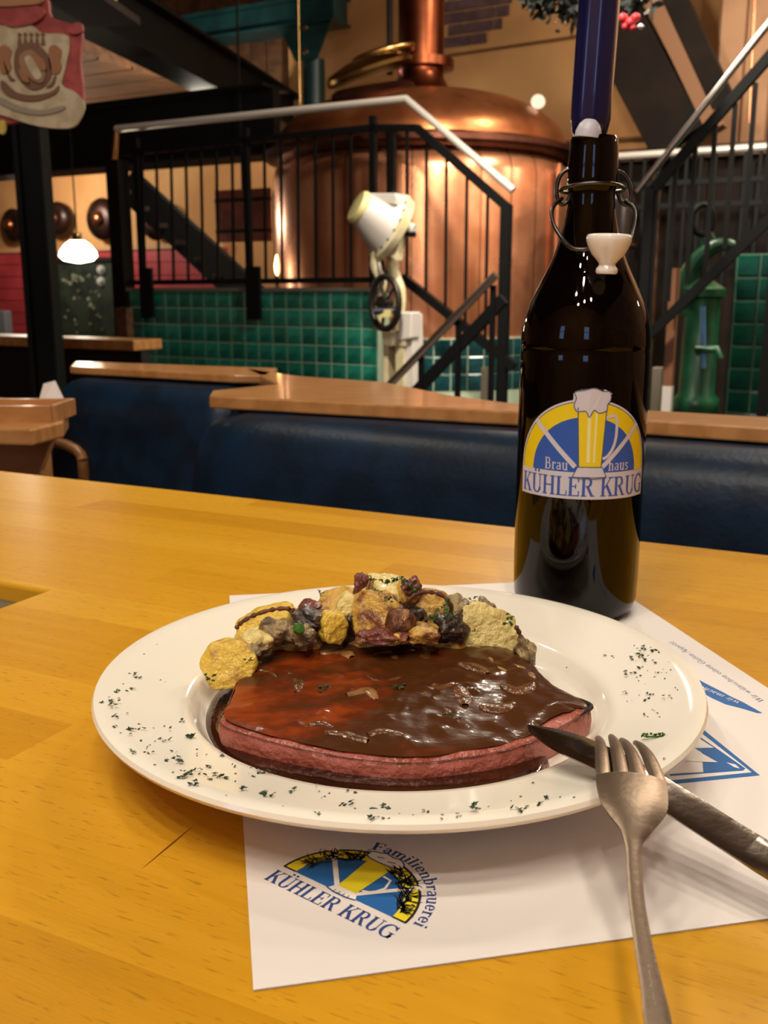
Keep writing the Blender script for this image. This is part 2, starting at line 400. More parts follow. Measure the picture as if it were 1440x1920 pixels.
# dark column at the left
cp = pY(90, 700, 4.3)
col = empty('steel_column', (cp.x, cp.y, 0), 'black steel column standing before the red wall at left', 'column')
h = .085
MB().bbox((cp.x, cp.y, 1.3), .055, .012, 1.3).build('web', DKGREEN, col)
for s in (-1, 1): MB().bbox((cp.x+s*.05, cp.y, 1.3), .010, .055, 1.3).build('flange', DKGREEN, col, bevel=.003)
MB().bbox((cp.x, cp.y, .01), .12, .12, .01).build('base_plate', BLACK, col)
# teal column with crossbeam behind the kettle
A = pv(588, 100, 7.25); uA = uv(A)[0]
tc_ = empty('steel_frame', Wd(uA, 7.25, 0), 'teal painted steel post with crossbeam behind the copper kettle', 'column')
MB().lathe([(.09, 0), (.09, A.z-.05)], Wd(uA, 7.25, 0), 24).build('post', TEAL, tc_, smooth=True)
u0 = uv(pv(352, 60, 7.25))[0]; u1 = uv(pv(640, 40, 7.25))[0]
zt = pv(352, 38, 7.25).z; zl = pv(352, 88, 7.25).z
MB().box(u0, u1, 7.15, 7.35, zl+.02, zt-.02).build('crossbeam', TEAL, tc_, bevel=.01)
MB().box(u0, u1, 7.1, 7.4, zt-.02, zt).build('flange', TEAL, tc_); MB().box(u0, u1, 7.1, 7.4, zl, zl+.02).build('flange', TEAL, tc_)
MB().prism([Wd(uA-.24, 7.13, zl), Wd(uA+.24, 7.13, zl), Wd(uA+.1, 7.13, zl-.26), Wd(uA-.1, 7.13, zl-.26)][::-1], Vector(Wd(0, .02, 0))).build('gusset', TEAL, tc_)
for dx, dz in ((0, -.02), (.0, -.2)):
    MB().lathe([(0, .02), (.025, .015), (.028, 0)], Wd(uA+dx, 7.13, zl+dz), 10, axis=-Wd(0, 1, 0)).build('bolt', STEEL, tc_, smooth=True)
# thin copper pipe left of the teal post, bulb at its end
pp = pv(563, 60, 5.6); pe = pv(563, 228, 5.6)
hp = empty('hanging_tube_lamp', pe, 'thin copper tube with a small glowing tip hanging left of teal post', 'lamp')
MB().tube([Vector((pe.x, pe.y, 4.3)), pe+Vector((0, 0, .04))], .006, 8).build('tube', BRASS, hp, smooth=True)
MB().lathe([(0, -.015), (.011, -.005), (.010, .02), (0, .03)], pe, 12).build('bulb', GLOWS, hp, smooth=True)

# inclined roof beams at upper right
for (p0, p1, w, m, lab) in (((1145, 20), (1275, 268), .34, WOODD, 'wide dark brown sloping beam right of the blue candle'),
                            ((1218, -20), (1345, 245), .10, mat('tan_beam', '8a6244', .7), 'narrow tan sloping batten beside the wide dark beam'),
                            ((1250, -40), (1360, 200), .13, WOODD, 'narrow dark sloping beam right of the tan batten')):
    a = pv(p0[0], p0[1], 6.6); b = pv(p1[0], p1[1], 6.6); d = b-a
    MB().beam(a-d*.6, b, .16, w, up=Wd(0, 1, 0).cross(d)).build('sloping_beam', m, None, label=lab, cat='beam')
# vertical boards on the right part of the back wall
r0 = uv(pv(1345, 100, 7.2))[0]
bw = struct('trim_2', PINKW, r0, 4.0, 7.2, 7.55, 0, 4.2)
for i in range(9): bx('board', PINKW, bw, r0+.02+i*.17, r0+.17+i*.17, 7.17, 7.2, .1, 4.2)

# ------------------------------------------------------------ copper kettle
KC = Vector((.235, 6.72, 0)); KR = .955
ku, kv_ = uv(KC)
zpl = .70; zrim = pY(770, 262, KC.y-KR).z
plinth = empty('tiled_plinth', KC, 'round plinth under the copper kettle faced with blue-green tiles', 'plinth')
MB().lathe([(KR+.05, 0), (KR+.05, zpl)], KC, 64).build('core', GROUT, plinth, smooth=True)
def face_tiles(parent, m, origin, du, nu, nz, size, z0, name='tile', skip=None, normal=None, depth=.008):
    """square glazed tiles with pillowed edges sharing one mesh"""
    me = bpy.data.meshes.get('tile_'+m.name+str(size))
    if me is None:
        g = size*.462; g2 = size*.405
        vs = [(-g, 0, -g), (g, 0, -g), (g, 0, g), (-g, 0, g), (-g, -depth*.6, -g), (g, -depth*.6, -g), (g, -depth*.6, g), (-g, -depth*.6, g), (-g2, -depth, -g2), (g2, -depth, -g2), (g2, -depth, g2), (-g2, -depth, g2)]
        fs = [(0, 1, 5, 4), (1, 2, 6, 5), (2, 3, 7, 6), (3, 0, 4, 7), (4, 5, 9, 8), (5, 6, 10, 9), (6, 7, 11, 10), (7, 4, 8, 11), (8, 9, 10, 11)]
        me = bpy.data.meshes.new('tile_'+m.name+str(size)); me.from_pydata(vs, [], fs); me.materials.append(m)
    pl = wloc(parent); d = Vector(du); ang = atan2(d.y, d.x)
    for i in range(nu):
        for j in range(nz):
            if skip and skip(i, j): continue
            o = bpy.data.objects.new(name, me); COL.objects.link(o); o.parent = parent
            o.location = Vector(origin)+d*(i+.5)*size+Vector((0, 0, z0+(j+.5)*size))-pl
            o.rotation_euler = (random.uniform(-.012, .012), 0, ang+random.uniform(-.012, .012))
for k in range(26):
    a = -pi/2+radians(5.7*(k-10)); aa = a
    c = KC+Vector((cos(a), sin(a), 0))*(KR+.05); t = Vector((-sin(a), cos(a), 0))
    face_tiles(plinth, TILED, c-t*.05, t, 1, 3, .1, zpl-.3)
kettle = empty('copper_kettle', KC+Vector((0, 0, zpl)), 'large round copper brewing kettle with domed top and chimney pipe', 'kettle')
NP = 30
pmb = MB(); da = 2*pi/NP
prof_z = [zpl, zpl+.02, zrim-.14, zrim-.07, zrim-.03]; prof_r = [KR, KR+.0, KR+.0, KR-.02, KR-.06]
def panel(a0):
    mb = MB(); nn = 5; vs = []
    for z, r in zip(prof_z, prof_r):
        for k in range(nn+1):
            t = k/nn; a = a0+da*(.015+.97*t); rr = r+.0030*sin(pi*t)**.5-.002
            vs.append(KC+Vector((cos(a)*rr, sin(a)*rr, z)))
    fs = [(i*(nn+1)+k, i*(nn+1)+k+1, (i+1)*(nn+1)+k+1, (i+1)*(nn+1)+k) for i in range(len(prof_z)-1) for k in range(nn)]
    return mb.add(vs, fs)
MB().lathe([(KR-.012, zpl), (KR-.012, zrim-.14), (KR-.07, zrim-.03)], KC, 68).build('inner_shell', COPDARK, kettle, smooth=True)
for k in range(NP): panel(k*da+.02).build('copper_panel', COPPER, kettle, smooth=True)
MB().lathe([(KR-.07, zrim-.03), (KR+.03, zrim-.015), (KR+.055, zrim+.005), (KR+.05, zrim+.035), (KR-.04, zrim+.065)], KC, 72).build('rim_band', COPDARK, kettle, smooth=True)
dome = [(KR-.03, zrim+.06)]
zap = pY(790, 178, KC.y).z
for i in range(1, 13):
    t = i/12*pi/2; dome.append((max(.15, (KR-.03)*cos(t)**.8 if i < 12 else .15), zrim+.06+(zap-zrim-.06)*sin(t)))
MB().lathe(dome, KC, 72).build('dome', COPDOME, kettle, smooth=True)
pr = .145
MB().lathe([(.26, zap-.04), (.2, zap+.0), (pr, zap+.10), (pr, zap+.14), (.21, zap+.15), (.21, zap+.20), (pr, zap+.21), (pr, 4.3)], KC, 40).build('chimney_pipe', COPDARK if False else mat('pipe_copper', '8a4c30', .32, 1., h2='6c3a26', scale=5), kettle, smooth=True)
MB().lathe([(.02, 0), (.02, 1.6)], KC+Vector((-.2, -.1, zap+.1)), 12).build('steam_pipe', WOODD, kettle, smooth=True)
MB().beam(KC+Vector((-.2, -.1, zap+.62)), KC+Vector((-.02, -.16, zap+.62)), .05, .05).build('bracket', BLACK, kettle)
# manhole with brass ring, lid tilted open
hc = pY(700, 178, 6.25)
MB().lathe([(.24, -.02), (.25, .03), (.22, .05), (.0, .05)], hc, 32, axis=(-.15, -.25, 1)).build('manhole_rim', COPDARK, kettle, smooth=True)
lid = [(.26, 0), (.265, .02), (.24, .05), (.13, .085), (0, .095)]
MB().lathe(lid, hc+Vector((-.02, -.02, .11)), 32, axis=(-.32, -.1, 1)).build('manhole_lid', mat('lid_brass', '8c6c3e', .3, 1.), kettle, smooth=True)
ring = [hc+Vector((0.06+.17*cos(a), .12*sin(a)-.02, .22+.045*cos(a))) for a in [2*pi*i/28 for i in range(28)]]
MB().tube(ring, .018, 8, closed=True).build('lid_ring', BRASS, kettle, smooth=True)
# thermometer on the kettle rim
g = pY(1008, 192, 6.3); b = pY(1006, 245, 6.3)
MB().lathe([(0, .02), (.042, .018), (.048, 0), (.042, -.02), (0, -.022)], g, 24, axis=(0, -1, .1)).build('gauge_dial', mat('dial_white', 'ddd8cc', .3), kettle, smooth=True)
MB().tube([g, b, b-Vector((0, 0, .12))], .010, 8).build('gauge_stem', STEEL, kettle, smooth=True)
fx = [pY(x, y, 6.3) for x, y in ((908, 190), (918, 212), (940, 205), (962, 214), (985, 240))]
MB().tube(fx, .014, 8).build('fitting_pipe', COPDARK, kettle, smooth=True)
ps = KC+Vector((cos(-.62)*(KR+.03), sin(-.62)*(KR+.03), 0))
MB().tube([Vector((ps.x, ps.y, zpl)), Vector((ps.x, ps.y, zrim-.08))], .014, 8).build('level_tube', COPPER, kettle, smooth=True)

# ------------------------------------------------------------ tiled parapet with railing
VP = 4.81; ztop = pv(480, 546, VP).z
uL = uv(pv(246, 600, VP))[0]; uR = uv(pv(722, 600, VP))[0]
nt_ = int(round((uR-uL)/.1))
par = struct('wall_parapet', GROUT, uL, uL+nt_*.1, VP, VP+.13, 0, ztop)
face_tiles(par, TILE, Wd(uL, VP, 0), Wd(1, 0, 0), nt_, 6, .1, ztop-.6)
MB().box(uL-.01, uL+nt_*.1+.01, VP-.02, VP+.14, ztop, ztop+.02).build('coping', mat('coping_metal', '8d8f88', .3, .6), par)
face_tiles(par, TILE, Wd(uL, VP+.12, 0), Wd(0, -1, 0), 1, 6, .1, ztop-.6)
sf = TH
def railing(label, group=None): return empty('stair_railing', Wd(0, 5, 1), label, 'railing')
VR = 4.88
rl = empty('stair_railing', pv(480, 546, VP), 'black balustrade with steel handrail on top of the green tiled parapet', 'railing')
P = lambda x, y, v=VR: pv(x, y, v)
MB().tube([P(218, 242), P(762, 186), P(962, 357)], .021, 12).build('handrail', mat('handrail_steel', 'e6dfd6', .3, .35), rl, smooth=True)
MB().tube([P(219, 247), P(213, 315)], .018, 10).build('handrail_end', BRASS, rl, smooth=True)
MB().beam(P(228, 287), P(700, 240), .035, .035).build('top_rail', BLACK, rl)
MB().beam(P(700, 240), P(782, 240), .035, .035).build('top_rail', BLACK, rl)
MB().beam(P(782, 240), P(950, 388), .04, .04).build('top_rail', BLACK, rl)
MB().beam(P(238, 530), P(758, 524), .03, .03).build('bottom_rail', BLACK, rl)
MB().beam(P(755, 520), P(965, 688), .045, .045).build('bottom_rail', BLACK, rl)
def interp(pts, x):
    for (x0, y0), (x1, y1) in zip(pts, pts[1:]):
        if x0 <= x <= x1: return y0+(y1-y0)*(x-x0)/(x1-x0)
    return pts[-1][1]
top = [(228, 287), (700, 240), (782, 240), (950, 388)]; bot = [(228, 530), (758, 524), (965, 690)]
u = uv(P(262, 400))[0]; ue = uv(P(940, 500))[0]; i = 0
while u < ue:
    # px of this u at mid height
    w = Wd(u, VR, 1.2); px = 720+F*w.x/(w.y*cos(PITCH)-(w.z-EYE)*sin(PITCH)) if w.y else 0
    if not 690 < px < 715 and not 455 < px < 475:
        MB().beam(P(px, interp(top, px)), Vector((P(px, 400).x, P(px, 400).y, P(px, interp(bot, px)).z)), .013, .013, up=Wd(0, 1, 0)).build('baluster', BLACK, rl)
    u += .118
for px in (262, 465, 700):
    q = P(px, 400); zt_ = P(px, interp([(218, 262), (762, 212)], px)).z
    MB().beam(Vector((q.x, q.y, ztop)), Vector((q.x, q.y, zt_)), .035, .035, up=Wd(0, 1, 0)).build('post', BLACK, rl)
for px in (276, 476):
    q = pv(px, 560, VP-.03); a = Vector((q.x, q.y, ztop-.16)); MB().beam(a, a+Vector((0, 0, .3)), .1, .02, up=Wd(0, 1, 0)).build('mounting_plate', BLACK, rl)
q = P(735, 400); MB().beam(Vector((q.x, q.y, P(735, 524).z)), Vector((q.x, q.y, P(735, 240).z)), .035, .035, up=Wd(0, 1, 0)).build('post', BLACK, rl)
q = P(947, 500); MB().beam(Vector((q.x, q.y, 0)), Vector((q.x, q.y, P(947, 384).z)), .05, .05, up=Wd(0, 1, 0)).build('newel_post', BLACK, rl)
q = P(230, 500); MB().beam(Vector((q.x, q.y, 0)), Vector((q.x, q.y, P(230, 300).z)), .10, .10, up=Wd(0, 1, 0)).build('newel_post', BLACK, rl)
# lower handrail of the flight towards the viewer
lr = empty('stair_handrail', pv(830, 620, 4.3), 'straight grey steel handrail rising beside the kettle over a dark rail', 'railing')
MB().tube([pv(728, 724, 4.1), pv(930, 515, 4.1)], .019, 10).build('handrail', STEEL, lr, smooth=True)
MB().beam(pv(775, 740, 4.15), pv(945, 560, 4.15), .035, .05).build('lower_rail', BLACK, lr)
for x, y0, y1 in ((790, 665, 770), (860, 600, 770), (925, 535, 770)):
    q = pv(x, y0, 4.13); MB().beam(Vector((q.x, q.y, 0)), q, .022, .022, up=Wd(0, 1, 0)).build('post', BLACK, lr)
# dark stair flight behind the balustrade at left
st = empty('staircase', pv(380, 450, 6.3), 'dark steel staircase descending to the right behind the balustrade', 'stairs')
a = pv(240, 345, 6.4); b = pv(560, 640, 6.4)
MB().beam(a, b, .06, .26, up=(0, 0, 1)).build('stringer', BLACK, st)
a2 = pv(240, 345, 7.1); b2 = a2+(b-a)
MB().beam(a2, b2, .06, .26, up=(0, 0, 1)).build('stringer', BLACK, st)
for i in range(9):
    c = a+(b-a)*(i+.5)/9; c2 = a2+(b-a)*(i+.5)/9
    MB().beam(c, c2, .25, .035).build('tread', WOODD, st)
# red-brown board left of the kettle
p0 = pv(405, 358, 5.6); p1 = pv(508, 452, 5.6); cc = (p0+p1)/2
brd = empty('sign_board', cc, 'reddish brown weathered board hung left of the copper kettle', 'board')
MB().beam(Vector((p0.x, p0.y, cc.z)), Vector((p1.x, p1.y, cc.z)), .03, p0.z-p1.z).build('panel', mat('redbrown_board', '7a3526', .7, h2='602619', scale=8), brd)
for dz in (-.1, .1): MB().beam(Vector((p0.x, p0.y, cc.z+dz)), Vector((p1.x, p1.y, cc.z+dz)), .045, .02).build('batten', WOODD, brd)
MB().tube([Vector((cc.x, cc.y, cc.z)), Vector((cc.x, cc.y, 4.3))], .008, 6).build('hanger', BLACK, brd)
# candle-like wall lamps near the kettle
for (x, y, lab) in ((520, 497, 'small glowing candle lamp left of the kettle, lower of two'), (524, 420, 'tiny round glowing lamp left of the kettle, upper of two')):
    q = pv(x, y, 5.3)
    r = empty('small_lamp', q, lab, 'lamp')
    hh = .07 if y > 450 else .02
    MB().lathe([(0, -hh), (.016, -hh*.6), (.018, 0), (.009, hh*.7), (0, hh)], q, 12).build('bulb', GLOWS, r, smooth=True)
    MB().beam(q-Vector((0, 0, hh)), q-Vector((0, 0, hh+.05)), .02, .02).build('holder', BLACK, r)
    MB().tube([q-Vector((0, 0, hh+.05)), Wd(*uv(q), 0)], .01, 6).build('stand', BLACK, r)

# ------------------------------------------------------------ objects along the back wall at left
for k, (x, y, r_, lab) in enumerate(((25, 422, .165, 'round copper pan hung on the wall, leftmost of the row'),
                                     (108, 410, .165, 'round copper pan hung half behind the black column'),
                                     (192, 411, .20, 'large round copper pan hung on the wall right of the column'),
                                     (292, 415, .175, 'dark round pan hung on the wall behind the balustrade'))):
    c = pv(x, y, 7.5); n_ = -Wd(0, 1, 0)
    r = empty('wall_pan', c, lab, 'pan')
    pm = mat('pan_dark', '3a2018', .35, .7, h2='22140f', scale=7)
    MB().lathe([(r_, -.02), (r_*1.02, 0), (r_*.97, .02), (r_*.6, .05), (r_*.35, .055)], c, 32, axis=n_).build('rim', pm, r, smooth=True)
    MB().lathe([(r_*.36, .05), (r_*.3, .085), (r_*.12, .10), (0, .10)], c, 24, axis=n_).build('boss', mat('pan_copper', '8a5038', .3, .9), r, smooth=True)
# shaded lamp glowing white
c = pv(146, 472, 5.2)
r = empty('pendant_lamp', c, 'glowing white glass shade lamp right of the black column', 'lamp')
MB().lathe([(.012, .13), (.03, .125), (.035, .085), (.05, .07)], c, 20).build('cap', BRASS, r, smooth=True)
MB().lathe([(.05, .075), (.085, .05), (.125, .0), (.13, -.03), (.10, -.06), (.02, -.075)], c, 28).build('shade', GLOW, r, smooth=True)
MB().tube([c+Vector((0, 0, .13)), Vector((c.x, c.y, 2.6))], .006, 6).build('cord', BLACK, r)
lamp('pendant_light', 'POINT', c-Vector((0, 0, .14)), 5, WARM, .06)
# framed dark picture with pale flowers
r = empty('framed_picture', pv(168, 560, 7.5), 'dark green framed picture with faint pale plants below the lamp', 'picture')
p0 = pv(108, 492, 7.5); p1 = pv(226, 632, 7.5); u0 = uv(p0)[0]; u1 = uv(p1)[0]
bx('panel', mat('picture_ground', '18211c', .5, h2='2a3428', scale=6), r, u0, u1, 7.48, 7.54, p1.z-.1, p0.z)
for a in ((u0-.04, u1+.04, p0.z, p0.z+.04), (u0-.04, u0, p1.z-.1, p0.z), (u1, u1+.04, p1.z-.1, p0.z)): bx('frame', WOODD, r, a[0], a[1], 7.46, 7.54, a[2], a[3])
mb = MB(); random.seed(3)
for i in range(46):
    x = random.uniform(118, 205); y = random.choice([random.gauss(525, 4), random.uniform(545, 625)])
    q = pv(x, y, 7.475); s = random.uniform(.012, .03)
    mb.lathe([(0, s*.3), (s, 0), (0, -s*.3)], q, 6, axis=(random.random()-.5, -1, random.random()-.5))
mb.build('painted_flowers', mat('faded_cream', '5f6450', .7), r, kind='stuff')
for x, y in ((190, 506), (190, 528)):
    MB().lathe([(0, .03), (.045, .01), (.045, -.01), (0, -.03)], pv(x, y, 7.47), 10, axis=(0, -1, 0)).build('white_blossom', mat('blossom', 'a8a8a0', .6), r, smooth=True)
q = pv(8, 606, 7.3); MB().beam(q-Vector((0, 0, .13)), q+Vector((0, 0, .13)), .14, .1, up=Wd(0, 1, 0)).build('wall_box', mat('grey_box', '6f7476', .5), None, label='small grey box at the left edge before the red boarding', cat='box', bevel=.012)
# partition with wooden ledge
vq = 3.55; zl = pv(120, 634, vq).z; ue = uv(pv(247, 640, vq))[0]
pt = empty('partition', Wd(-3.4, vq, 0), 'low black partition with a light wooden ledge behind the far table', 'partition')
bx('panel', BLACKP, pt, -7.5, ue, vq+.06, vq+.12, 0, zl-.05)
bx('ledge', CAPW, pt, -7.5, ue+.01, vq, vq+.2, zl-.05, zl, bevel=.006)
wb = pv(234, 610, 4.7); MB().beam(Vector((wb.x, wb.y, 0)), Vector((wb.x, wb.y, pv(234, 577, 4.7).z)), .09, .06, up=Wd(0, 1, 0)).build('wooden_post', WOODB, None, label='short brown wooden post at the left end of the green tiles', cat='post')

# ------------------------------------------------------------ far table, chair and things on it
zt_ = .74
tp = [pz(*q, zt_) for q in ((-90, 742), (104, 750), (127, 775), (118, 790), (60, 804), (-120, 800))][::-1]
ft = empty('dining_table', pz(40, 775, 0.0) if False else Vector((tp[2].x-.1, tp[2].y, 0)), 'light wooden dining table at the far left behind the big table', 'table')
MB().prism([p-Vector((0, 0, .03)) for p in tp], (0, 0, .03)).build('tabletop', CAPW, ft, bevel=.004)
cx_ = pz(45, 775, zt_)
MB().bbox((cx_.x, cx_.y, .36), .035, .035, .36).build('pedestal', CAPW, ft)
MB().prism([Vector((cx_.x-.09, cx_.y-.04, .71)), Vector((cx_.x+.07, cx_.y-.04, .71)), Vector((cx_.x+.03, cx_.y-.04, .62)), Vector((cx_.x-.03, cx_.y-.04, .62))][::-1], (0, .03, 0)).build('bracket', CAPW, ft)
MB().bbox((cx_.x, cx_.y, .02), .25, .05, .02).build('foot', CAPW, ft)
q = pz(38, 782, zt_)
def crate(c):
    r = empty('wooden_tray', c, 'low wooden condiment tray on the far left table', 'tray')
    w, d, h = .10, .06, .030
    MB().bbox(c+Vector((0, 0, .005)), w, d, .005).build('bottom', CAPW, r)
    for s in (-1, 1):
        MB().bbox(c+Vector((0, s*d, h/2)), w, .006, h/2).build('side', CAPW, r)
        MB().bbox(c+Vector((s*w, 0, h/2)), .006, d, h/2).build('side', CAPW, r)
crate(pz(-5, 792, zt_)+Vector((0, .06, 0)))
c = pz(97, 772, zt_)
MB().add([c+Vector(v) for v in ((-.025, -.02, 0), (.025, -.02, 0), (.025, .03, 0), (-.025, .03, 0), (-.012, 0, .055), (.008, .01, .06))], [(0, 1, 5, 4), (1, 2, 5), (2, 3, 4, 5), (3, 0, 4), (0, 3, 2, 1)]).build('folded_napkin', PAPER, None, label='white folded napkin standing at the corner of the far left table', cat='napkin')
c = pz(112, 792, zt_)+Vector((0, .03, 0))
# dark bottle with candle standing on the partition ledge
c = Wd(uv(pv(76, 640, vq+.1))[0], vq+.1, zl)
r = empty('bottle_candlestick', c, 'dark bottle used as candlestick on the black partition ledge, far left', 'bottle')
MB().lathe([(.035, 0), (.036, .1), (.03, .14), (.013, .18), (.013, .22), (0, .22)], c, 20).build('bottle_body', mat('dark_bottle', '1a1a24', .12, coat=.5), r, smooth=True)
MB().lathe([(.011, .22), (.009, .36), (0, .36)], c, 12).build('candle', CANDLE, r, smooth=True)
# chair back seen between table edge and far table
cc = pz(45, 848, .62)
r = empty('dining_chair', Vector((cc.x, cc.y, 0)), 'light wooden chair with curved back pushed under the far left table', 'chair')
arc = [cc+Vector((.13*cos(a), .03*sin(a), .045*sin(a)-.02)) for a in [pi*i/12 for i in range(13)]]
MB().tube(arc, .013, 8).build('backrest', CAPW, r, smooth=True)
MB().bbox((cc.x, cc.y+.03, .43), .18, .17, .015).build('seat', BLACKP, r, bevel=.01)
for s in (-1, 1):
    MB().tube([Vector((cc.x+s*.13, cc.y, 0)), cc+Vector((s*.13, 0, -.02))], .013, 8).build('leg', CAPW, r, smooth=True)
    MB().tube([Vector((cc.x+s*.15, cc.y+.17, 0)), Vector((cc.x+s*.14, cc.y+.17, .42))], .013, 8).build('leg', CAPW, r, smooth=True)
MB().prism([cc+Vector(v) for v in ((-.022, -.02, .02), (.022, -.02, .02), (.03, -.02, -.19), (-.03, -.02, -.19))], (0, .012, 0)).build('splat', CAPW, r)

# ------------------------------------------------------------ booths
def booth(label, pl, prr, v, zc, capd, seatd=.48, tilt=.10, thick=.10, cutz=.30, cappoly=None, ucap=None):
    """bench back along u with a rounded leather pad, seat and wooden cap"""
    u0 = uv(pl)[0]; u1 = uv(prr)[0]
    r = empty('booth_bench', Wd((u0+u1)/2, v, 0), label, 'bench')
    mb = MB(); prof = []
    hgt = zc-.024
    for k in range(9):                                 # rounded top of the pad
        a = pi/2*k/8; prof.append((v+.0+.055*(1-sin(a))*1.0-.02, hgt-.06+.06*cos(a)*1.0))
    front = [(v+.06, hgt), (v-.02, hgt), (v-.045, hgt-.004), (v-.068, hgt-.018), (v-.082, hgt-.042), (v-.086, hgt-.075), (v-.088, hgt-.12), (v-.092, hgt-.2), (v-.105, .52), (v-.115, .44)]
    back = [(v+.06, .40), (v+.06, hgt-.02)]
    pts = front+back[:1]
    n = 40; vs = []; fs = []
    for i in range(n+1):
        t = i/n; u = u0+(u1-u0)*t
        e = min(t, 1-t)*(u1-u0)/.04; ins = .02*(1-min(1, e))**2
        for (vv, zz) in pts:
            uu = u
            lean = (hgt-zz)*.22*(1 if i == 0 else 1)
            # the free left end leans outwards towards the floor
            k = max(0, 1-(u-u0)/.25)
            vs.append(Wd(uu-lean*k, vv+ins, zz-ins*.6))
    m = len(pts)
    for i in range(n):
        fs += [(i*m+k, i*m+k+1, (i+1)*m+k+1, (i+1)*m+k) for k in range(m-1)]
    fs += [tuple(range(m)), tuple(n*m+k for k in range(m))[::-1]]
    MB().add(vs, fs).build('backrest', LEATHER, r, smooth=True)
    MB().box(u0-.02, u1, v+.06, v+.10, 0, zc-.03).build('back_panel', BLACKP, r)
    MB().box(u0-.06, u1, v-seatd, v-.07, .36, .45).build('seat', LEATHER, r, bevel=.02)
    MB().box(u0-.02, u1, v-seatd+.06, v+.06, 0, .36).build('base', BLACKP, r)
    return r, u0, u1
zc = .80
vn = uv(pz(392, 742, zc))[1]
bn, u0, u1 = booth('long dark blue leather bench directly behind the big table', pz(385, 745, zc), Wd(1.6, vn, zc)+Vector((0, 0, 0)), vn+.03, zc, .1)
poly = [pz(*q, zc) for q in ((392, 742), (960, 771))]+[Wd(1.9, vn+.02, zc), Wd(1.9, vn+.20, zc)]+[pz(*q, zc) for q in ((1214, 769), (970, 757), (850, 742), (720, 716), (560, 705), (458, 690), (522, 720), (398, 732))]
MB().prism([p-Vector((0, 0, .021)) for p in poly], (0, 0, .021)).build('wooden_cap', CAPW, bn, bevel=.003)
p_l = pz(132, 688, zc); p_r = pz(462, 703, zc); vb = uv(p_l)[1]
bb, _, _ = booth('shorter dark blue leather bench further back at left', p_l, p_r, vb+.02, zc, .1, .25)
poly = [pz(*q, zc) for q in ((131, 687), (440, 703), (500, 703), (520, 690), (140, 677))]
MB().prism([p-Vector((0, 0, .017)) for p in poly], (0, 0, .017)).build('wooden_cap', CAPW, bb, bevel=.003)

# ------------------------------------------------------------ cream cast machine before the tiles
VM = 4.45
mc = empty('malt_mill', Wd(*uv(pv(745, 700, VM)), 0), 'old cream enamelled cast machine with tilted drum and hand wheel', 'machine')
Q = lambda x, y, v=VM: pv(x, y, v)
def plate_poly(pts, v, d, m, name, **k):
    return MB().prism([pv(x, y, v) for x, y in pts][::-1], Wd(0, d, 0)).build(name, m, mc, rec=True, **k)
base = Q(746, 640); MB().beam(Vector((base.x, base.y, 0)), Vector((base.x, base.y, Q(746, 655).z)), .0, .0) if False else None
for x0, x1 in ((718, 727), (741, 757)): plate_poly([(x0, 640), (x1, 640), (x1, 900), (x0, 900)], VM-.04, .16, CREAM, 'column_side', bevel=.004)
plate_poly([(715, 622), (760, 618), (760, 650), (718, 650)], VM-.05, .18, CREAM, 'column_head', bevel=.006)
plate_poly([(757, 585), (772, 590), (776, 735), (778, 900), (757, 900)], VM-.02, .12, WHITEM, 'side_cover', bevel=.004)
plate_poly([(748, 585), (772, 585), (770, 635), (745, 640)], VM-.06, .1, WHITEM, 'bearing_block', bevel=.008)
yl = [Q(*q, VM-.05) for q in ((722, 455), (708, 470), (704, 500), (716, 530), (706, 570), (712, 620))]
MB().tube(catmull([tuple(p) for p in yl], 4, False), .026, 10).build('yoke_arm', CREAM, mc, smooth=True)
yr = [Q(*q, VM+.05) for q in ((728, 455), (736, 480), (738, 510), (750, 545), (750, 580), (748, 620))]
MB().tube(catmull([tuple(p) for p in yr], 4, False), .03, 10).build('yoke_arm', CREAM, mc, smooth=True)
plate_poly([(690, 430), (752, 430), (742, 490), (728, 478), (712, 478), (702, 492)], VM-.07, .07, CREAM, 'yoke', bevel=.006)
a = Q(672, 388, VM-.12); b = Q(730, 425, VM-.0); ax = (b-a).normalized()
MB().lathe([(.0, -.02), (.075, -.015), (.085, 0), (.085, .012), (.08, .02)], a, 28, axis=ax).build('drum_mouth', mat('pale_yellow', 'd8cf92', .4), mc, smooth=True)
L_ = (b-a).length
MB().lathe([(.078, .02), (.12, L_*.55), (.15, L_*.95)], a, 32, axis=ax).build('drum', WHITEM, mc, smooth=True)
MB().lathe([(.0, L_*.93), (.165, L_*.94), (.175, L_), (.165, L_+.035), (.12, L_+.05), (0, L_+.055)], a, 32, axis=ax).build('flange', CREAM, mc, smooth=True)
for k in range(18):
    t = 2*pi*k/18; e1 = ax.orthogonal().normalized(); e2 = ax.cross(e1)
    c = a+ax*(L_*.93)+(e1*cos(t)+e2*sin(t))*.158
    MB().lathe([(0, .006), (.007, .004), (.007, 0)], c, 8, axis=-ax).build('rivet', BLACK, mc)
plate_poly([(676, 362), (741, 362), (744, 372), (742, 384), (676, 372)], VM-.1, .16, WHITEM, 'hopper_lid', bevel=.004)
for x in (682, 737): MB().lathe([(.009, 0), (.007, .02), (0, .022)], Q(x, 364, VM-.09), 8).build('screw', BLACK, mc)
MB().tube([Q(745, 425), Q(762, 428), Q(777, 432)], [.03, .036, .03], 12).build('spout', WHITEM, mc, smooth=True)
MB().tube([Q(762, 438, VM-.02), Q(778, 440, VM-.02)], .014, 8).build('spout_nozzle', BLACK, mc, smooth=True)
wc = Q(722, 568, VM-.14)
wn_ = Wd(-.35, -1, 0).normalized(); e1 = Vector((0, 0, 1)); e2 = wn_.cross(e1)
IRON = mat('wheel_iron', '3a3632', .4, .7)
